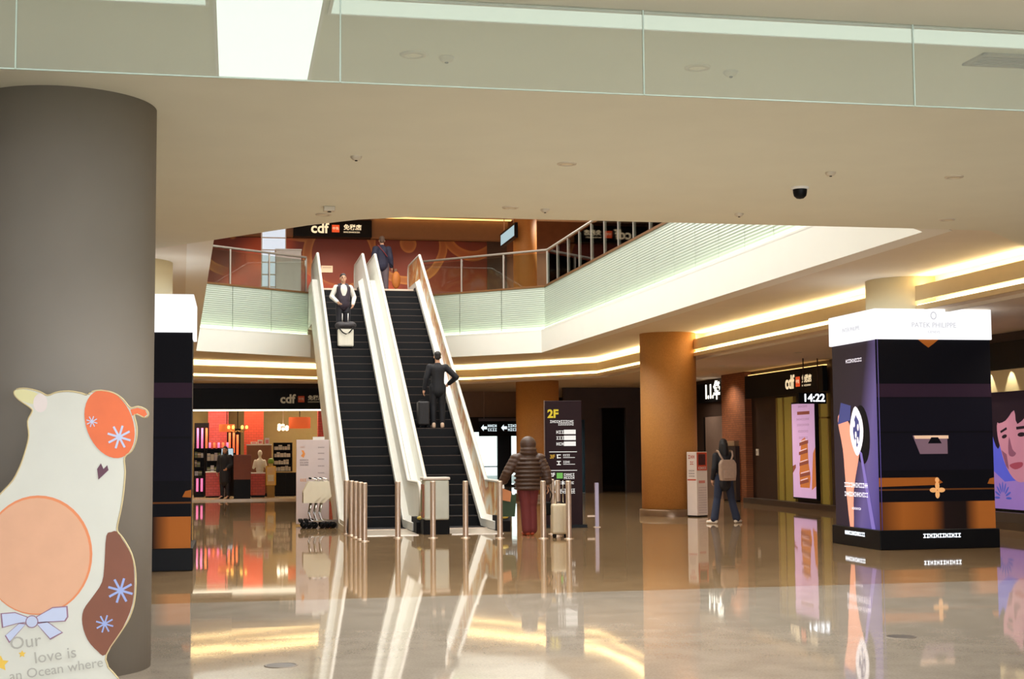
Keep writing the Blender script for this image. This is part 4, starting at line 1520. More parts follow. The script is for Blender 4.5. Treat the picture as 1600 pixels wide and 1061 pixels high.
pp.poly('dessert_sauce', [(1.18, 0.2), (1.44, 0.3), (1.44, 1.25), (1.3, 1.1), (1.24, 0.7)], m_porange, 2)
pp.poly('dessert_sauce', [(0.0, 0.6), (0.2, 0.74), (0.2, 0.82), (0.0, 0.78)], m_prose, 2)

# digital clock on two rods
t = thing('digital_clock', 'black digital clock showing 14:22 hung from the ceiling', 'clock', (13.36, 31.5, 2.66))
MB().box(-0.35, 0.35, -0.05, 0.05, -0.13, 0.13).build('case', m_black, t, bevel=0.01)
text_mesh('digits', '14:22', 0.25, emis('clock_digits', (240, 246, 255), 2.4), t, (0.03, -0.055, 0.0), R_FRONT, 0.002, bold=0.005)
for x in (-0.2, 0.16):
    MB().cyl(x, 0, 0.015, 0.12, 0.95, 8).build('rod', mat('dark_rod', (60, 44, 40), 0.5, 0.4, var=0.05), t)

# recess with the white lettered sign, doors and cabinets
t = thing('shop_sign', 'dark sign with bright white characters beyond the brown column', 'shop sign', (14.3, 41.0, 3.24))
MB().box(0.0, 0.1, -1.75, 1.75, -0.34, 0.24).build('panel', m_black, t)
text_mesh('lettering', '1.1.华', 0.58, emis('bright_lettering', (250, 244, 226), 2.2), t, (-0.006, 0.3, -0.04), R_LEFT, 0.004, bold=0.02)
t = thing('shop_door', 'plain grey sliding door under the white lettered sign', 'door', (14.36, 41.35, 0))
MB().box(-0.04, 0.02, -0.9, 0.85, 0.0, 2.45).build('leaf', mat('grey_door', (128, 108, 98), 0.5, var=0.06), t)
MB().box(-0.05, -0.03, 0.72, 0.85, 0.0, 2.45).build('edge', m_black, t)
MB().box(-0.07, -0.04, -0.8, -0.77, 0.9, 1.3).build('handle', m_steel, t)
t = thing('wall_light', 'narrow cream lit panel between the grey door and the brick pier', 'wall light', (14.38, 39.55, 0.9))
MB().box(-0.03, 0.02, -0.3, 0.3, 0.0, 1.95).build('diffuser', lit('cream_panel_glow', (190, 164, 120), 0.45), t)
MB().box(-0.04, 0.0, -0.32, 0.32, 1.95, 2.0).build('frame', m_white, t)
t = thing('wall_cabinet', 'dark cabinet with a cream label strip against the brick pier', 'cabinet', (13.85, 38.3, 0))
MB().box(-0.12, 0.0, -0.5, 0.55, 0.05, 1.55).build('body', m_darkwall, t)
MB().box(-0.13, 0.0, -0.46, 0.52, 1.56, 1.7).build('label_strip', mat('cream_label', (150, 124, 96), 0.5, var=0.08), t)
MB().box(-0.10, 0.0, -0.5, 0.55, 0.0, 0.05).build('foot', m_black, t)
t = thing('wall_switch', 'small white call point on the wall right of the brick pier', 'switch', (14.05, 36.9, 1.38))
MB().box(-0.03, 0.0, -0.08, 0.08, -0.09, 0.09).build('plate', m_white, t, bevel=0.008)
MB().box(-0.04, -0.03, -0.035, 0.035, -0.04, 0.04).build('button', mat('grey_button', (180, 172, 166), 0.5, var=0.03), t)

# portrait poster at the right edge
m_pblue = lit('portrait_blue', (78, 84, 190), 0.5)
m_plilac = lit('portrait_lilac', (140, 110, 180), 0.45)
m_phair = lit('portrait_hair', (34, 24, 34), 0.35)
m_pskin = lit('portrait_skin', (176, 120, 140), 0.45)
m_pskin2 = lit('portrait_skin_shade', (126, 78, 100), 0.42)
m_plip = lit('portrait_lip', (146, 66, 84), 0.42)
t = thing('portrait_poster', 'blue lit poster with a large face at the right edge of the picture', 'poster', (13.98, 24.55, 0.36))
MB().box(-0.04, 0.02, -2.6, 0.03, -0.03, 2.15).build('case', m_black, t)
MB().box(-0.045, -0.02, 0.0, 0.04, -0.03, 2.2).build('edge', mat('bronze_edge', (110, 74, 44), 0.4, 0.4, var=0.05), t)
MB().box(-0.10, 0.0, -2.6, 0.03, 2.15, 2.55).build('valance', mat('cream_valance', (214, 196, 150), 0.6, var=0.03), t)
MB().box(-0.2, 0.0, -2.6, 0.05, -0.36, -0.05).build('ledge', mat('grey_ledge', (86, 78, 74), 0.35, 0.3, var=0.06), t)
po = Print(t, lambda u, v, l: (-0.042 - l, -u, v))
po.rect('print_ground', 0.0, 2.6, 0.0, 2.14, m_pblue)
po.poly('lower_glow', [(0.0, 0.0), (2.6, 0.0), (2.6, 0.4), (1.2, 0.55), (0.5, 0.5), (0.0, 0.75)], m_plilac, 2)
po.poly('hair', smooth_loop([(0.1, 2.14), (0.05, 1.7), (0.12, 1.35), (0.3, 1.1), (0.5, 1.3), (1.3, 1.5), (1.9, 1.1), (2.1, 1.5), (2.05, 2.1)]), m_phair, 3)
po.poly('face', smooth_loop([(0.32, 1.62), (0.3, 1.35), (0.42, 1.05), (0.55, 0.8), (0.78, 0.58), (1.05, 0.5), (1.4, 0.6), (1.7, 0.95), (1.8, 1.4), (1.6, 1.85), (1.0, 1.95), (0.6, 1.9)]), m_pskin, 4)
po.poly('fringe', smooth_loop([(0.3, 1.6), (0.5, 1.95), (1.0, 2.1), (1.9, 2.1), (1.85, 1.5), (1.5, 1.75), (1.0, 1.55), (0.9, 1.8), (0.6, 1.62)]), m_phair, 5)
po.poly('brow', [(0.40, 1.43), (0.62, 1.50), (0.64, 1.46), (0.42, 1.39)], m_phair, 5)
po.poly('eye', ellipse(0.54, 1.33, 0.09, 0.035, 14, 0.15), m_phair, 5)
po.poly('brow', [(0.95, 1.50), (1.35, 1.52), (1.35, 1.47), (0.96, 1.45)], m_phair, 5)
po.poly('eye', ellipse(1.12, 1.36, 0.13, 0.04, 14, 0.05), m_phair, 5)
po.poly('nose', smooth_loop([(0.70, 1.32), (0.66, 1.02), (0.80, 0.96), (0.92, 1.02), (0.80, 1.1)]), m_pskin2, 5)
po.poly('cheek', [(0.42, 1.08), (0.6, 1.0), (0.66, 0.72), (0.56, 0.79)], m_pskin2, 5)
po.poly('lips', smooth_loop([(0.68, 0.80), (0.86, 0.85), (1.12, 0.86), (1.1, 0.78), (0.86, 0.73)]), m_plip, 5)
for k in range(9):
    a = math.pi * k / 8
    po.poly('leaf_mark', ellipse(0.42 + 0.2 * math.cos(a), 0.2 + 0.2 * math.sin(a), 0.1, 0.022, 10, a), lit('portrait_mark', (70, 84, 176), 0.45), 4)
for k in range(3):
    y = 24.35 - k * 0.75
    sx = bpy.data.lights.new('scallop_spot', 'SPOT')
    sx.energy = 26
    sx.color = (1.0, 0.93, 0.75)
    sx.spot_size = math.radians(50)
    sx.shadow_soft_size = 0.02
    so = bpy.data.objects.new('scallop_spot', sx)
    so.location = (13.72, y, 3.05)
    so.rotation_euler = (0, math.radians(-14), 0)
    COL.objects.link(so)

# ================================================================== shop on the left behind the escalators
shop_sign('shop_sign', 'long dark shop sign over the perfume shop left of the escalators', (1.6, 44.55, 3.12), (0, 0, 0), 9.4, 0.64, -0.18, 0.72, 0.14, cjk=True)
m_shopback = mat('olive_shop_wall', (150, 130, 84), 0.7, var=0.05)
struct(MB().box(-3.6, 6.3, 49.5, 49.7, 0, 3.6).build('wall_shop_back', m_shopback), 'olive back wall of the perfume shop')
struct(MB().box(-3.8, -3.6, 44.5, 49.7, 0, 3.6).build('wall_shop_left', m_shopback))
struct(MB().box(-3.6, 6.3, 44.7, 49.5, 0.0, 0.05).build('floor_shop', mat('shop_floor', (190, 168, 132), 0.2, var=0.05)), 'pale raised floor of the perfume shop')
t = thing('shop_ceiling_light', 'white light line along the front of the perfume shop ceiling', 'ceiling light', (1.3, 45.3, 2.80))
MB().box(-4.8, 4.9, -0.05, 0.05, -0.03, 0.03).build('tube', emis('shop_light_tube', (255, 244, 216), 3.2), t)
MB().box(-4.8, 4.9, -0.08, 0.08, 0.03, 0.08).build('housing', m_white, t)
t = thing('shop_ceiling_light', 'added unseen ceiling panel brightening the perfume shop', 'ceiling light', (1.3, 47.4, 3.59))
MB().box(-4.6, 4.6, -0.25, 0.25, -0.02, 0.0).build('diffuser', emis('added_shop_panel', (255, 232, 196), 20.0), t)  # out of sight, added to light the shop interior
MB().box(-4.7, 4.7, -0.3, 0.3, -0.01, 0.009).build('frame', m_white, t)


def tile_red(name, a, b):
    g = N(name)
    tc = g.n('ShaderNodeTexCoord')
    sep = g.n('ShaderNodeSeparateXYZ')
    g.l(tc.outputs['Object'], sep.inputs[0])
    cb = g.n('ShaderNodeCombineXYZ')
    g.l(sep.outputs['X'], cb.inputs['X'])
    g.l(sep.outputs['Z'], cb.inputs['Y'])
    br = g.n('ShaderNodeTexBrick', Scale=3.0)
    br.inputs['Color1'].default_value = rgb(a)
    br.inputs['Color2'].default_value = rgb(b)
    br.inputs['Mortar'].default_value = rgb(tuple(int(v * 0.7) for v in a))
    br.inputs['Mortar Size'].default_value = 0.015
    g.l(cb.outputs[0], br.inputs['Vector'])
    g.l(br.outputs['Color'], g.b.inputs['Base Color'])
    g.b.inputs['Roughness'].default_value = 0.4
    return g.m


m_red1 = tile_red('pink_red_tile', (206, 84, 84), (196, 72, 66))
m_red2 = tile_red('orange_red_tile', (196, 72, 44), (184, 62, 36))
for x0, x1, y, m, lab in ((-0.82, -0.16, 48.6, m_red1, 'pink-red tiled pillar in the perfume shop, left'),
                          (0.36, 0.99, 48.2, m_red2, 'orange-red tiled pillar in the perfume shop, behind the mannequin'),
                          (2.73, 3.20, 47.0, m_red1, 'red tiled pillar in the perfume shop, partly behind the left escalator')):
    t = thing('tiled_pillar', lab, 'pillar', ((x0 + x1) / 2, y, 0.05))
    t['group'] = 'tiled pillars in the perfume shop'
    h = (x1 - x0) / 2
    MB().box(-h, h, 0, 0.5, 0.0, 2.95).build('shaft', m, t)
    MB().box(-h - 0.02, h + 0.02, -0.02, 0.52, 2.95, 3.45).build('capital', m_shopback, t)
    MB().box(-h - 0.02, h + 0.02, -0.02, 0.52, 0.0, 0.1).build('foot', m_shopback, t)

m_tpink = lit('pink_tube_light', (236, 120, 170), 0.9)
m_torange = lit('orange_tube_light', (240, 116, 70), 0.8)
tubes = [(-1.14, 48.0, 1.61, 2.28, 0), (-1.0, 48.0, 1.61, 2.28, 0), (-0.86, 48.0, 1.61, 2.28, 1), (-0.11, 47.475, 1.45, 2.12, 1), (0.02, 47.475, 1.45, 2.12, 1), (0.14, 47.475, 1.39, 2.05, 1),
         (-1.12, 47.012, 0.22, 0.65, 0), (-0.98, 47.012, 0.22, 0.65, 0)] + [(-0.74 + 0.14 * k, 47.25, 1.617, 1.8, k % 2) for k in range(5)]
names = ['first', 'second', 'third', 'fourth', 'fifth', 'sixth', 'seventh', 'eighth']
for i, (x, y, z0, z1, k) in enumerate(tubes):
    where = 'tall glowing tube of the shop light display, %s from the left' % names[i] if i < 6 else \
        ('low pink tube under the left shop shelves, %s' % ('left one' if i == 6 else 'right one')) if i < 8 else 'short glowing tube on the shop shelf, %s from the left' % names[i - 8]
    t = thing('light_tube', where, 'light tube', (x, y, z0), group='glowing tubes in the perfume shop')
    MB().cyl(0, 0, 0.035, 0.0, z1 - z0, 12).build('tube', m_tpink if k == 0 else m_torange, t)
    MB().cyl(0, 0, 0.04, -0.015, 0.01, 12).build('socket', m_black, t)

m_shelfdark = mat('dark_shelf', (26, 21, 23), 0.5, var=0.1, spec=0.2)
prods = [mat('product_%d' % i, c, 0.4, var=0.1) for i, c in enumerate([(214, 206, 190), (170, 172, 176), (150, 128, 96), (228, 220, 204), (118, 120, 66), (196, 190, 196)])]


ORD = ['first', 'second', 'third', 'fourth', 'fifth', 'sixth', 'seventh', 'eighth', 'ninth', 'tenth']
ROWS = ['lowest row', 'second row up', 'third row up', 'fourth row up']


def shelf(label, x0, x1, y, z0, z1, rows, depth=0.35, fill=(0, 1, 2, 3), lab='shelf', goods='product box on the dark shop shelves'):
    t = thing('shelf_unit', label, 'shelf', ((x0 + x1) / 2, y, z0))
    h = (x1 - x0) / 2
    H = z1 - z0
    MB().box(-h, h, depth - 0.03, depth, 0, H).build('back', m_shelfdark, t)
    for s in (-h, h - 0.02):
        MB().box(s, s + 0.02, 0, depth, 0, H).build('side', m_shelfdark, t)
    for k in range(rows + 1):
        z = H * k / rows
        MB().box(-h, h, 0.0, depth, max(0, z - 0.02), max(0.02, z)).build('board', m_shelfdark, t)
    for k in range(rows):
        z = z0 + max(0.02, H * k / rows)
        x = x0 + 0.03
        nb = -1
        while x < x1 - 0.08:
            w = random.uniform(0.06, 0.13)
            hh = random.uniform(0.45, 0.75) * H / rows
            if x + w > x1 - 0.02:
                break
            nb += 1
            p = thing('product_box', '%s, %s of %s' % (goods, ORD[nb], ROWS[k]), 'product box', (x + w / 2, y + 0.12, z), group=goods)
            MB().box(-w / 2, w / 2, -0.06, 0.06, 0, hh).build('carton', prods[random.choice(fill)], p)
            MB().box(-w / 2 - 0.001, w / 2 + 0.001, -0.061, 0.061, hh * 0.55, hh * 0.7).build('label_band', prods[random.choice((0, 1, 3))], p)
            x += w + 0.012
    return t


for x0, x1, y, z1, lab in ((-1.25, -0.78, 48.04, 2.4, 'black backing panel behind the tall pink tubes'), (-0.2, 0.24, 47.52, 2.2, 'black backing panel behind the tall orange tubes')):
    t = thing('backing_panel', lab, 'panel', ((x0 + x1) / 2, y, 0.05))
    MB().box(-(x1 - x0) / 2, (x1 - x0) / 2, 0.0, 0.04, 0.0, z1).build('board', m_shelfdark, t)
    MB().box(-(x1 - x0) / 2, (x1 - x0) / 2, -0.09, 0.0, 1.5 if y > 47.9 else 1.28, 1.53 if y > 47.9 else 1.31).build('tube_ledge', m_shelfdark, t)

shelf('dark product shelf at the far left of the perfume shop', -1.24, -0.90, 47.0, 0.72, 1.61, 3, fill=(1, 2, 4, 5), goods='box on the far left perfume shelves')
shelf('dark product shelf left of the small screen in the perfume shop', -0.85, -0.08, 47.05, 0.05, 1.60, 4, fill=(0, 1, 4, 5), goods='box on the shelf beside the shop screen')
shelf('dark product shelf with pale boxes right of the mannequin', 1.29, 1.90, 47.0, 0.84, 1.78, 4, fill=(0, 3, 3, 3), goods='pale box on the shelf right of the mannequin')
t = thing('base_cabinet', 'black base cabinet under the pale product boxes', 'cabinet', (1.68, 46.85, 0.05))
MB().box(-0.36, 0.36, 0.0, 0.5, 0.06, 0.76).build('body', m_shelfdark, t)
MB().box(-0.34, -0.01, -0.02, 0.0, 0.1, 0.72).build('door', m_black, t)
MB().box(0.01, 0.34, -0.02, 0.0, 0.1, 0.72).build('door', m_black, t)
MB().box(-0.34, 0.34, 0.02, 0.48, 0.0, 0.06).build('plinth', m_black, t)
t = thing('base_cabinet', 'dark base under the far left perfume shelves', 'cabinet', (-1.07, 47.05, 0.05))
MB().box(-0.17, 0.17, 0.0, 0.4, 0.05, 0.66).build('body', m_shelfdark, t)
MB().box(-0.16, 0.16, 0.01, 0.39, 0.0, 0.05).build('plinth', m_black, t)


def counter(label, x0, x1, y, z0, z1, m, top, d=0.5, base=None):
    t = thing('display_counter', label, 'counter', ((x0 + x1) / 2, y, 0.05))
    h = (x1 - x0) / 2
    zb = z0 - 0.05
    MB().box(-h, h, 0, d, zb, z1 - 0.05).build('body', m, t)
    MB().box(-h - 0.01, h + 0.01, -0.01, d + 0.01, z1 - 0.05, z1 - 0.015).build('top', top, t)
    if zb > 0.01:
        MB().box(-h + 0.01, h - 0.01, 0.01, d - 0.01, 0, zb).build('plinth', base or m_black, t)
    return t


counter('pink-red tiled counter below the small shop screen', -0.85, -0.36, 46.4, 0.10, 0.84, m_red1, m_white, 0.55)
counter('brown block counter on a black base in front of the perfume shop', 0.02, 0.55, 45.0, 0.64, 1.37, mat('brown_leather', (120, 58, 34), 0.5, var=0.08), mat('brown_top', (130, 70, 44), 0.4, var=0.05), 0.45)
counter('orange-red tiled podium carrying the white mannequin bust', 0.56, 1.0, 45.9, 0.12, 0.80, m_red2, m_white, 0.45)
counter('wooden cabinet behind the mannequin bust with papers on top', 0.43, 1.22, 46.75, 0.15, 1.70, mat('cabinet_wood', (126, 78, 46), 0.5, var=0.1), m_white, 0.35)
for i, (x, w, c) in enumerate(((0.66, 0.2, 0), (0.86, 0.16, 3), (1.08, 0.14, 5))):
    t = thing('carton', 'white carton on the wooden cabinet in the perfume shop, %s' % ('left', 'middle', 'right')[i], 'carton', (x, 46.9, 1.735), group='cartons on the wooden cabinet')
    MB().box(-w / 2, w / 2, -0.08, 0.08, 0, 0.08 + 0.06 * i).build('box', prods[c], t)
    MB().box(-w / 3, w / 3, -0.082, -0.08, 0.02, 0.06 + 0.04 * i).build('label_band', mat('carton_pink', (196, 110, 120), 0.5, var=0.05), t)
t = thing('shop_screen', 'small bright screen on the left side of the perfume shop', 'screen', (-0.18, 46.6, 1.47))
MB().box(-0.2, 0.2, 0.0, 0.05, -0.15, 0.15).build('case', m_black, t)
MB().box(-0.18, 0.18, -0.003, 0.0, -0.10, 0.13).build('display', emis('screen_blue_white', (190, 210, 220), 0.8), t)
MB().box(-0.05, 0.05, 0.02, 0.05, -1.42, -0.15).build('stand', m_black, t)

# mannequin bust
t = thing('mannequin', 'white mannequin bust on the orange-red podium', 'mannequin', (0.84, 46.05, 0.82))
mb = MB()
mb.ball((0, 0, 0.62), (0.075, 0.09, 0.11))
mb.cap((0, 0, 0.42), 0.05, (0, 0, 0.56), 0.045)
mb.ball((0, 0, 0.28), (0.17, 0.11, 0.19))
mb.ball((0, 0.0, 0.12), (0.13, 0.1, 0.14))
mb.cap((-0.14, 0, 0.37), 0.055, (-0.20, -0.02, 0.16), 0.042)
mb.cap((0.14, 0, 0.37), 0.055, (0.20, -0.02, 0.16), 0.042)
remeshed('torso', mb, 0.014, mat('mannequin_white', (228, 222, 206), 0.5, var=0.02), t)
MB().cyl(0, 0, 0.11, -0.0, 0.04, 24).build('stand', m_white, t)

# giant yellow bottle
m_ylw = mat('yellow_perfume', (206, 160, 40), 0.25, var=0.08)
t = thing('display_bottle', 'giant yellow perfume bottle with a green cap beside the podium', 'bottle', (1.18, 45.9, 0.42))
MB().box(-0.16, 0.16, -0.1, 0.1, 0.0, 0.62).build('body', m_ylw, t, bevel=0.03)
MB().cyl(0, 0, 0.07, 0.62, 0.70, 16).build('neck', mat('bottle_neck', (200, 180, 120), 0.3, var=0.05), t)
MB().lathe([(0.09, 0.70), (0.10, 0.74), (0.09, 0.82), (0.05, 0.86), (0, 0.86)], n=20).build('cap', mat('green_cap', (120, 150, 50), 0.35, var=0.05), t)
MB().box(-0.09, 0.09, -0.105, -0.1, 0.14, 0.34).build('label_paper', mat('pale_label', (224, 214, 176), 0.5, var=0.03), t)
MB().box(-0.12, 0.12, -0.08, 0.08, -0.37, 0.0).build('plinth', mat('ochre_plinth', (150, 112, 40), 0.5, var=0.08), t)

# chandeliers
t = thing('chandelier', 'chandelier of white glass globes in the perfume shop', 'chandelier', (1.55, 45.7, 2.2))
MB().cyl(0, 0, 0.012, 0.05, 1.41, 8).build('rod', m_steel, t)
for k in range(8):
    a = 2 * math.pi * k / 8
    r = 0.17 if k % 2 else 0.12
    MB().ball((r * math.cos(a), r * math.sin(a), 0.06 * (k % 3)), 0.055, 12).build('globe', emis('globe_glow', (255, 236, 200), 2.6), t)
    MB().tube([(0, 0, 0.08), (r * math.cos(a), r * math.sin(a), 0.06 * (k % 3))], 0.008, 6).build('arm', m_steel, t)
t = thing('chandelier', 'gold armed chandelier hanging left in the perfume shop', 'chandelier', (0.14, 45.95, 2.22))
MB().cyl(0, 0, 0.012, -0.1, 1.39, 8).build('rod', m_black, t)
m_gold = mat('brass', (200, 150, 60), 0.3, 0.8, var=0.05)
for k in range(6):
    a = 2 * math.pi * k / 6
    x, y = 0.28 * math.cos(a), 0.28 * math.sin(a)
    MB().tube([(0, 0, -0.06), (x * 0.5, y * 0.5, -0.1), (x, y, -0.02)], 0.012, 6).build('arm', m_gold, t)
    MB().lathe([(0.035, 0.0), (0.045, 0.06), (0.03, 0.1), (0.0, 0.11)], x, y, 12).build('bulb', emis('amber_bulb', (255, 190, 90), 2.2), t)
t = thing('hanging_lamp', 'orange drum lamp hanging over the pale product boxes', 'lamp', (2.12, 46.8, 2.24))
MB().lathe([(0.34, 0.0), (0.35, 0.02), (0.35, 0.34), (0.34, 0.36)], n=32).build('shade', lit('orange_shade', (206, 92, 48), 0.5), t)
MB().cyl(0, 0, 0.012, 0.1, 1.37, 8).build('rod', m_black, t)
t = thing('hanging_lamp', 'orange drum lamp hanging before the pink-red pillar', 'lamp', (-0.2, 46.8, 2.14))
MB().lathe([(0.24, 0.0), (0.25, 0.02), (0.25, 0.22), (0.24, 0.24)], n=32).build('shade', lit('orange_shade2', (220, 110, 56), 0.6), t)
MB().cyl(0, 0, 0.012, 0.1, 1.47, 8).build('rod', m_black, t)

# ================================================================== upper storey: sign, window, screen
shop_sign('shop_sign', 'dark duty-free sign on the upper floor above the red mural', (3.36, 49.42, 9.24), (0, 0, 0), 2.72, 0.60, -0.76, 0.96, 0.9)
t = thing('lift_shaft', 'bright glazed lift shaft on the upper floor left of the escalators', 'lift shaft', (1.24, 46.2, 5.9))
m_lift = lit('lift_daylight', (200, 214, 228), 0.75)
for r in range(9):
    MB().box(-0.37, 0.37, -0.01, 0.0, 0.1 + r * 0.4, 0.47 + r * 0.4).build('pane', m_lift, t)
for x in (-0.39, 0.37):
    MB().box(x, x + 0.03, -0.05, 0.3, 0.0, 3.8).build('mullion', m_white, t)
for r in range(10):
    MB().box(-0.37, 0.37, -0.03, 0.02, 0.06 + r * 0.4, 0.1 + r * 0.4).build('transom', m_white, t)
m_grey = mat('pale_grey_cabinet', (226, 220, 214), 0.5, var=0.04)
t = thing('service_counter', 'pale grey service cabinet on the upper floor beside the escalator', 'cabinet', (1.70, 44.0, 5.9))
MB().box(-0.45, 0.32, 0.0, 0.6, 0.0, 1.78).build('body', m_grey, t, bevel=0.01)
for x in (-0.4, -0.15, 0.1):
    MB().box(x, x + 0.22, -0.02, 0.0, 0.1, 1.7).build('door', mat('pale_door', (228, 222, 216), 0.45, var=0.03), t)
MB().box(-0.47, 0.34, -0.03, 0.62, 1.78, 1.82).build('top', m_white, t)
t = thing('hanging_screen', 'slanting bright information screen hung on the upper floor', 'screen', (8.72, 45.1, 8.45))
MB().box(0.0, 0.1, -1.25, 1.25, -0.24, 0.24).build('case', m_black, t)
MB().box(-0.004, 0.0, -1.15, 1.15, -0.17, 0.17).build('display', emis('screen_cyan_white', (170, 200, 206), 0.8), t)
for y in (-0.8, 0.8):
    MB().cyl(0.05, y, 0.015, 0.24, 1.3, 8).build('rod', m_steel, t)
t = thing('notice', 'small white notice stuck on the red mural', 'notice', (3.19, 49.88, 7.86))
MB().box(-0.2, 0.2, 0.0, 0.012, -0.12, 0.12).build('paper', mat('paper_white', (226, 214, 196), 0.6, var=0.02), t)
MB().box(-0.15, 0.15, -0.002, 0.0, 0.03, 0.07).build('line', mat('paper_ink', (190, 180, 168), 0.6, var=0.02), t)
for x, lab in ((2.45, 'short steel post on the upper landing, left of the down escalator'), (4.72, 'short steel post on the upper landing, right of the standing man')):
    t = thing('landing_post', lab, 'post', (x, 42.0, 5.9))
    MB().cyl(0, 0, 0.04, 0, 1.0, 16).build('post', m_steel, t)
    MB().cyl(0, 0, 0.07, 0, 0.012, 16).build('flange', m_steel, t)

# ================================================================== people
m_skin = mat('skin', (206, 156, 126), 0.55, var=0.04, scale=20)
m_hair = mat('black_hair', (26, 22, 22), 0.6, var=0.1, scale=60)


def person(label, loc, rz, J, skin=m_skin, hair=None, hair_m=m_hair, top=None, bottom=None, shoes=None, face=True, scale=1.0, extra=None):
    """J: joints in local space, the person looks along -Y; clothes are children over one continuous body"""
    t = thing('person', label, 'person', loc, rz)
    t.scale = (scale, scale, scale)
    g = lambda k: Vector(J[k])
    b = MB()
    hd = g('head')
    # head: skull, face, jaw, nose, ears, neck
    b.ball(hd + Vector((0, 0.012, 0.025)), (0.076, 0.092, 0.095), 18)
    b.ball(hd + Vector((0, -0.022, -0.045)), (0.058, 0.066, 0.075), 16)
    b.cap(hd + Vector((0, -0.088, 0.015)), 0.010, hd + Vector((0, -0.104, -0.022)), 0.014, 8)
    b.cap(hd + Vector((-0.022, -0.082, -0.068)), 0.008, hd + Vector((0.022, -0.082, -0.068)), 0.008, 8)
    for s in (-1, 1):
        b.ball(hd + Vector((s * 0.078, 0.012, -0.01)), (0.012, 0.022, 0.032), 8)
    b.cap(g('neck'), 0.056, hd + Vector((0, 0.01, -0.05)), 0.052)
    b.cap(g('pelvis'), 0.125, g('waist'), 0.115)
    b.cap(g('waist'), 0.115, g('chest'), 0.125)
    b.cap(g('chest'), 0.12, g('neck') - Vector((0, 0, 0.03)), 0.07)
    for s in ('l', 'r'):
        b.cap(g('chest') + (g('sh_' + s) - g('chest')) * 0.4, 0.085, g('sh_' + s), 0.062)
        b.cap(g('sh_' + s), 0.054, g('el_' + s), 0.042)
        b.cap(g('el_' + s), 0.042, g('wr_' + s), 0.028)
        b.cap(g('hip_' + s), 0.088, g('kn_' + s), 0.058)
        b.cap(g('kn_' + s), 0.056, g('an_' + s), 0.038)
        b.cap(g('an_' + s), 0.036, g('toe_' + s), 0.03)
        # hand: palm, four bent fingers and a thumb leaving the side of the palm
        w = g('wr_' + s)
        d = (w - g('el_' + s)).normalized()
        side = 1 if s == 'l' else -1
        inw = Vector((-side, 0, 0))
        f = Vector((0, -1, 0))
        f = (f - d * f.dot(d)).normalized()
        inw = (inw - d * inw.dot(d) - f * inw.dot(f)).normalized()
        pc = w + d * 0.05
        b.cap(w, 0.026, pc, 0.03)
        b.ball(w + d * 0.055, (0.03, 0.038, 0.045), 10)
        for k, L in enumerate((0.07, 0.08, 0.075, 0.058)):
            off = f * (0.03 - 0.02 * k)
            p0 = pc + d * 0.03 + off
            p1 = p0 + d * L * 0.55 + inw * 0.008
            p2 = p1 + d * L * 0.32 + inw * 0.028
            b.cap(p0, 0.0095, p1, 0.009, 8)
            b.cap(p1, 0.009, p2, 0.008, 8)
        p0 = w + d * 0.025 + f * 0.028
        p1 = p0 + d * 0.035 + f * 0.022 + inw * 0.008
        b.cap(p0, 0.012, p1, 0.0105, 8)
        b.cap(p1, 0.0105, p1 + d * 0.028 + f * 0.004 + inw * 0.01, 0.009, 8)
    remeshed('body', b, 0.0085, skin, t, 3)
    if face:
        for s in (-1, 1):
            MB().ball(hd + Vector((s * 0.03, -0.082, 0.005)), (0.012, 0.007, 0.007), 10).build('eye', mat('eye_dark', (30, 24, 22), 0.3, var=0.0), t)
            MB().cap(hd + Vector((s * 0.016, -0.086, 0.026)), 0.0045, hd + Vector((s * 0.046, -0.076, 0.028)), 0.004, 6).build('eyebrow', hair_m, t)
        MB().cap(hd + Vector((-0.02, -0.089, -0.066)), 0.004, hd + Vector((0.02, -0.089, -0.066)), 0.004, 6).build('mouth', mat('lips', (150, 84, 78), 0.5, var=0.02), t)
    if hair:
        h = MB()
        hair(h, hd)
        remeshed('hair', h, 0.011, hair_m, t, 3)
    for nm, fn, m in (top or []):
        q = MB()
        fn(q, g)
        remeshed(nm, q, 0.013, m, t, 3)
    if bottom:
        q = MB()
        fat = bottom.get('fat', 0.0)
        q.cap(g('pelvis') + Vector((0, 0, -0.02)), 0.145 + fat, g('pelvis') + Vector((0, 0, 0.09)), 0.135 + fat * 0.5)
        for s in ('l', 'r'):
            q.cap(g('hip_' + s), 0.105 + fat, g('kn_' + s), 0.076 + fat)
            e = g('an_' + s) + (g('kn_' + s) - g('an_' + s)).normalized() * 0.02
            q.cap(g('kn_' + s), 0.076 + fat, e, bottom.get('hem', 0.06) + fat)
        remeshed('trousers', q, 0.013, bottom['m'], t, 4)
    if shoes:
        for s in ('l', 'r'):
            q = MB()
            a, e = g('an_' + s), g('toe_' + s)
            dr = Vector((e.x - a.x, e.y - a.y, 0)).normalized()
            base = Vector((a.x, a.y, a.z - 0.045)) - dr * 0.03
            q.cap(base, 0.045, base + dr * 0.12, 0.042)
            q.cap(base + dr * 0.1, 0.042, base + dr * 0.19 + Vector((0, 0, -0.008)), 0.034)
            q.cap(base + Vector((0, 0, 0.02)), 0.046, base + Vector((0, 0, 0.05)), 0.046)
            remeshed('shoe', q, 0.012, shoes, t, 3)
    return t


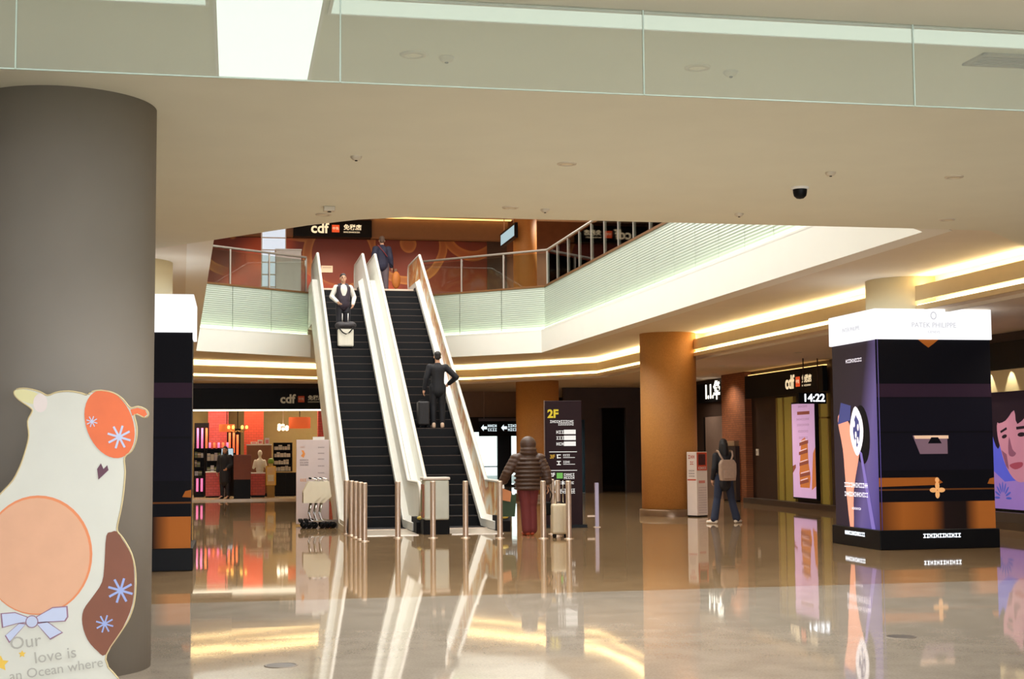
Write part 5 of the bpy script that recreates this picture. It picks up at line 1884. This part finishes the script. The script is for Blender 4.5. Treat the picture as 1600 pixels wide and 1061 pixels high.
def pose(**kw):
    J = dict(head=(0, -0.01, 1.60), neck=(0, 0.01, 1.46), chest=(0, 0.0, 1.28), waist=(0, 0, 1.08), pelvis=(0, 0, 0.95),
             sh_l=(0.18, 0, 1.37), sh_r=(-0.18, 0, 1.37), el_l=(0.235, 0.03, 1.12), el_r=(-0.235, 0.03, 1.12),
             wr_l=(0.245, -0.05, 0.88), wr_r=(-0.245, -0.05, 0.88), hip_l=(0.09, 0, 0.92), hip_r=(-0.09, 0, 0.92),
             kn_l=(0.1, -0.015, 0.5), kn_r=(-0.1, -0.015, 0.5), an_l=(0.1, 0.02, 0.085), an_r=(-0.1, 0.02, 0.085),
             toe_l=(0.12, -0.16, 0.035), toe_r=(-0.12, -0.16, 0.035))
    J.update(kw)
    return J


def short_hair(h, c):
    h.ball(c + Vector((0, 0.022, 0.05)), (0.083, 0.094, 0.086), 16)
    h.ball(c + Vector((0, 0.055, 0.0)), (0.074, 0.055, 0.075), 14)


def long_hair(h, c):
    short_hair(h, c)
    h.cap(c + Vector((0, 0.06, 0.0)), 0.085, c + Vector((0, 0.08, -0.19)), 0.07)
    for s in (-1, 1):
        h.cap(c + Vector((s * 0.06, 0.03, 0.02)), 0.035, c + Vector((s * 0.075, 0.03, -0.2)), 0.04)


def jacket(fat=0.0, length=0.86, sleeve=1.0, arm=0.0):
    def fn(q, g):
        q.cap(g('pelvis') + Vector((0, 0, length - 0.95)), 0.155 + fat, g('waist'), 0.14 + fat)
        q.cap(g('waist'), 0.14 + fat, g('chest') + Vector((0, 0, 0.02)), 0.15 + fat)
        q.cap(g('chest'), 0.145 + fat, g('neck') - Vector((0, 0, 0.06)), 0.085 + fat * 0.6)
        for s in ('l', 'r'):
            q.cap(g('chest') + (g('sh_' + s) - g('chest')) * 0.35, 0.098 + fat * 0.6, g('sh_' + s), 0.070 + fat * 0.6)
            q.cap(g('sh_' + s), 0.069 + fat * 0.6 + arm, g('el_' + s), 0.06 + fat * 0.5 + arm)
            if sleeve > 0.5:
                e = g('el_' + s) + (g('wr_' + s) - g('el_' + s)) * 0.93
                q.cap(g('el_' + s), 0.06 + fat * 0.5 + arm, e, 0.045 + fat * 0.4 + arm)
    return fn


def puffer(q, g):
    p0, p1 = g('pelvis') + Vector((0, 0, -0.12)), g('neck') - Vector((0, 0, 0.04))
    n = 9
    for k in range(n):
        c = p0 + (p1 - p0) * (k / (n - 1))
        w = 0.265 if k < n - 3 else (0.26, 0.235, 0.16)[k - n + 3]
        q.ball(c, (w, w * 0.78, 0.05), 22)
    q.cap(p0 + Vector((0, 0, 0.16)), 0.17, g('chest'), 0.18)
    q.cap(g('chest'), 0.15, p1, 0.1)
    for s in ('l', 'r'):
        for a, e in (('sh_', 'el_'), ('el_', 'wr_')):
            A, B = g(a + s), g(e + s)
            d = (B - A)
            m_ = 4
            for k in range(m_):
                c = A + d * (k / m_)
                r = 0.118 - 0.015 * (a == 'el_') - 0.003 * k
                q.ball(c, (r, r, r * 0.62), 16)
    hd = g('head')
    q.ball(hd + Vector((0, 0.035, 0.015)), (0.148, 0.14, 0.145), 18)
    q.ball(hd + Vector((0, 0.05, -0.08)), (0.155, 0.135, 0.06), 16)
    q.ball(hd + Vector((0, 0.04, -0.135)), (0.17, 0.14, 0.055), 16)


# man in a white shirt and dark waistcoat riding down
ZV = 4.33
J = pose(el_r=(-0.29, 0.0, 1.14), wr_r=(-0.17, -0.22, 0.98), el_l=(0.28, 0.02, 1.13), wr_l=(0.22, -0.14, 0.93))
m_shirt = mat('white_shirt', (226, 220, 210), 0.7, var=0.03)
m_vest = mat('dark_waistcoat', (44, 32, 44), 0.7, var=0.08)


def waistcoat(q, g):
    q.cap(g('pelvis') + Vector((0, 0, -0.01)), 0.172, g('waist') + Vector((0, 0, 0)), 0.162)
    for s in (-1, 1):
        q.cap(g('waist') + Vector((s * 0.06, -0.05, -0.02)), 0.105, g('chest') + Vector((s * 0.105, -0.045, 0.07)), 0.075)
        q.cap(g('chest') + Vector((s * 0.11, -0.03, 0.06)), 0.07, g('chest') + Vector((s * 0.10, 0.03, 0.14)), 0.055)
    q.cap(g('waist') + Vector((0, 0.045, 0)), 0.14, g('chest') + Vector((0, 0.05, 0.1)), 0.13)


TRO = mat('dark_trousers', (28, 26, 34), 0.7, var=0.08)
person('man in a white shirt and dark waistcoat riding down the left escalator', (2.67, 35.45, tread(35.45) + 0.004), 0.08, J, hair=short_hair,
       hair_m=mat('brown_hair', (40, 30, 26), 0.6, var=0.1), top=[('shirt', jacket(0.0, 0.97), m_shirt), ('waistcoat', waistcoat, m_vest)],
       bottom=dict(m=TRO), shoes=m_rubber)

# suitcases
def suitcase(label, loc, rz, body_m, w=0.40, d=0.24, h=0.56, handle=0.45, wheels=True):
    t = thing('suitcase', label, 'suitcase', loc, rz)
    MB().box(-w / 2, w / 2, -d / 2, d / 2, 0.06, h).build('shell', body_m, t, bevel=0.04)
    for k in range(4):
        x = -w / 2 + w * (k + 0.7) / 4.4
        MB().box(x, x + 0.02, -d / 2 - 0.006, -d / 2, 0.1, h - 0.05).build('rib', body_m, t, bevel=0.003)
    for x in (-0.07, 0.07):
        MB().cyl(x, d / 2 - 0.04, 0.009, h - 0.02, h + handle, 8).build('pull_rod', m_chrome, t)
    MB().tube([(-0.085, d / 2 - 0.04, h + handle), (0.085, d / 2 - 0.04, h + handle)], 0.014, 8).build('grip', m_rubber, t)
    MB().tube([(-0.06, 0, h), (-0.05, 0, h + 0.025), (0.05, 0, h + 0.025), (0.06, 0, h)], 0.01, 8).build('carry_handle', m_rubber, t)
    if wheels:
        for x in (-w / 2 + 0.05, w / 2 - 0.05):
            for y in (-d / 2 + 0.04, d / 2 - 0.04):
                q = MB().lathe([(0.0, -0.015), (0.03, -0.015), (0.032, 0.0), (0.03, 0.015), (0.0, 0.015)], n=14).build('wheel', m_rubber, t, (x, y, 0.032))
                q.rotation_euler = (0, math.pi / 2, 0)
    return t


zs = tread(35.1) + 0.076
suitcase('white suitcase with a black strap in front of the man in the waistcoat', (2.70, 35.06, zs - 0.07), 0.05, mat('white_suitcase', (226, 220, 204), 0.4, var=0.03), 0.38, 0.22, 0.5, 0.42)
t = thing('duffel_bag', 'black soft bag lying on the white suitcase on the escalator', 'bag', (2.70, 35.04, zs - 0.07 + 0.5))
mb = MB()
mb.ball((0, 0, 0.08), (0.25, 0.14, 0.09), 20)
mb.ball((-0.12, 0, 0.08), (0.15, 0.13, 0.1), 16)
mb.ball((0.12, 0, 0.09), (0.15, 0.13, 0.1), 16)
remeshed('body', mb, 0.014, mat('black_bag', (40, 34, 36), 0.6, var=0.15, scale=12), t)
MB().tube([(-0.18, -0.13, 0.02), (-0.08, -0.14, -0.10), (0, -0.145, -0.14), (0.08, -0.14, -0.10), (0.18, -0.13, 0.02)], 0.016, 8).build('strap', m_rubber, t)

# man in a dark suit riding up, seen from behind
J = pose(el_r=(-0.42, 0.04, 1.14), wr_r=(-0.27, -0.14, 1.0), el_l=(0.26, 0.03, 1.12), wr_l=(0.30, -0.02, 0.87))
m_suit = mat('navy_suit', (15, 15, 22), 0.75, var=0.08)
person('man in a dark suit seen from behind, riding up the right escalator', (4.50, 31.66, tread(31.66) + 0.004), math.pi, J,
       hair=short_hair, top=[('jacket', jacket(0.01, 0.84), m_suit)], bottom=dict(m=m_suit), shoes=mat('pale_shoes', (216, 186, 160), 0.5, var=0.04))
suitcase('dark suitcase beside the man in the suit on the right escalator', (4.17, 31.66, tread(31.66) + 0.004), 0.0, mat('dark_suitcase', (22, 17, 19), 0.5, var=0.08), 0.26, 0.34, 0.60, 0.02)

# man on the upper landing, seen from behind
m_jk = mat('navy_jacket', (44, 44, 66), 0.75, var=0.12)
m_jean = mat('grey_jeans', (104, 92, 98), 0.8, var=0.1)
J = pose(wr_l=(0.27, -0.02, 0.88), wr_r=(-0.27, -0.02, 0.88))
person('man in a navy jacket and grey jeans standing at the top of the escalators', (4.22, 41.1, 5.91), math.pi, J, hair=short_hair, hair_m=mat('grey_brown_hair', (92, 70, 56), 0.7, var=0.1),
       top=[('jacket', jacket(0.03, 0.92), m_jk)], bottom=dict(m=m_jean, fat=0.01), shoes=m_rubber, scale=1.06)
t = thing('shoulder_bag', 'orange bag hanging by the man at the top of the escalators', 'bag', (4.62, 41.0, 6.2))
mb = MB()
mb.ball((0, 0, 0.25), (0.13, 0.09, 0.26), 16)
remeshed('body', mb, 0.014, mat('orange_bag', (204, 122, 52), 0.6, var=0.1), t)
MB().tube([(-0.06, 0, 0.45), (-0.1, 0, 0.65), (-0.16, 0.0, 0.72)], 0.012, 8).build('strap', m_rubber, t)
t = thing('sling_strap', 'thin red sling strap across the back of the navy jacket', 'strap', (4.22, 41.1, 5.91))
MB().tube([(-0.15, -0.21, 1.55), (0.0, -0.215, 1.38), (0.14, -0.21, 1.2)], 0.014, 8).build('strap', mat('red_strap', (130, 54, 60), 0.6, var=0.05), t)

# man in a brown padded jacket
m_puff = mat('brown_padded_nylon', (78, 56, 44), 0.45, var=0.1, scale=10, bump=0.2)
m_maroon = mat('maroon_trousers', (116, 46, 46), 0.75, var=0.06)
J = pose(sh_l=(0.21, 0, 1.38), sh_r=(-0.21, 0, 1.38), el_l=(0.37, -0.02, 1.12), wr_l=(0.45, -0.14, 0.90), el_r=(-0.33, 0.03, 1.12), wr_r=(-0.36, 0.04, 0.88), kn_l=(0.05, 0.02, 0.5), an_l=(0.04, 0.05, 0.085), toe_l=(0.06, -0.13, 0.035),
         kn_r=(-0.06, 0.0, 0.5), an_r=(-0.06, 0.04, 0.085), toe_r=(-0.12, -0.14, 0.035))
person('man in a brown padded hooded jacket and maroon trousers before the escalators', (5.17, 24.98, 0), math.pi + 0.12, J, face=True, hair=short_hair,
       top=[('padded_jacket', puffer, m_puff)], bottom=dict(m=m_maroon, fat=0.025, hem=0.07), shoes=mat('orange_shoes', (196, 84, 52), 0.5, var=0.06))
suitcase('small white suitcase right of the man in the padded jacket', (5.56, 24.15, 0), 0.0, mat('cream_suitcase', (224, 210, 180), 0.4, var=0.03), 0.30, 0.2, 0.58, 0.42)
t = thing('sling_bag', 'small black bag hanging between the padded jacket and the white suitcase', 'bag', (5.42, 24.6, 0.36))
MB().box(-0.08, 0.08, -0.05, 0.05, 0.0, 0.24).build('body', m_rubber, t, bevel=0.03)
MB().tube([(-0.05, 0, 0.23), (0.0, 0.03, 0.38), (0.04, 0.02, 0.5), (0.1, 0.0, 0.36), (0.06, 0, 0.23)], 0.012, 8).build('strap', m_rubber, t)
t = thing('shopping_bag', 'green and orange shopping bag in the left hand of the padded-jacket man', 'shopping bag', (4.78, 24.9, 0.34))
MB().prism([(-0.12, 0.0), (0.12, 0.0), (0.15, 0.38), (-0.15, 0.38)], 'y', -0.06, 0.06).build('body', mat('green_bag', (44, 66, 36), 0.6, var=0.15), t)
MB().prism([(-0.16, 0.30), (0.04, 0.26), (0.06, 0.44), (-0.10, 0.50)], 'y', -0.075, 0.05).build('orange_parcel', mat('orange_parcel', (204, 132, 84), 0.6, var=0.1), t)
for y in (-0.04, 0.04):
    MB().tube([(-0.08, y, 0.36), (-0.04, y, 0.5), (0.04, y, 0.5), (0.08, y, 0.36)], 0.008, 6).build('handle', m_rubber, t)

# woman walking with a backpack
J = pose(sh_l=(0.165, 0, 1.38), sh_r=(-0.165, 0, 1.38), el_l=(0.215, 0.04, 1.12), el_r=(-0.215, 0.02, 1.12), wr_l=(0.22, -0.06, 0.90), wr_r=(-0.21, -0.10, 0.90),
         kn_l=(0.14, -0.03, 0.5), an_l=(0.24, 0.06, 0.085), toe_l=(0.34, -0.06, 0.035), kn_r=(-0.16, -0.02, 0.5), an_r=(-0.26, 0.0, 0.085), toe_r=(-0.40, -0.12, 0.035))
m_coat = mat('black_coat', (28, 26, 32), 0.75, var=0.08)
m_denim = mat('dark_denim', (36, 44, 66), 0.8, var=0.1)
person('woman in a dark coat and jeans walking away with a beige backpack', (9.75, 27.55, 0), math.pi, J, hair=long_hair, top=[('coat', jacket(0.0, 0.80), m_coat)],
       bottom=dict(m=m_denim, hem=0.085), shoes=mat('white_trainers', (232, 222, 206), 0.5, var=0.03), scale=0.985)
t = thing('backpack', 'beige backpack worn by the woman beside the kiosk', 'backpack', (9.75, 27.30, 0.86))
m_pack = mat('beige_canvas', (164, 138, 120), 0.75, var=0.08, scale=20)
MB().prism([(-0.15, 0.0), (0.15, 0.0), (0.17, 0.14), (0.17, 0.34), (0.12, 0.42), (-0.12, 0.42), (-0.17, 0.34), (-0.17, 0.14)], 'y', -0.06, 0.09).build('bag', m_pack, t, bevel=0.02)
MB().box(-0.11, 0.11, -0.085, -0.06, 0.04, 0.2).build('pocket', m_pack, t, bevel=0.01)
for s in (-1, 1):
    MB().tube([(s * 0.07, 0.02, 0.38), (s * 0.13, 0.06, 0.50), (s * 0.145, 0.14, 0.585), (s * 0.14, 0.24, 0.60)], 0.02, 8).build('strap', m_pack, t)

# shopper in black inside the perfume shop
J = pose(el_l=(0.25, -0.02, 1.13), wr_l=(0.16, -0.2, 1.0))
person('shopper in black standing in front of the perfume shop counters', (-0.24, 45.2, 0.05), -0.4, J, hair=long_hair, top=[('coat', jacket(0.03, 0.6), m_coat)], bottom=dict(m=TRO), shoes=m_rubber, scale=0.94)
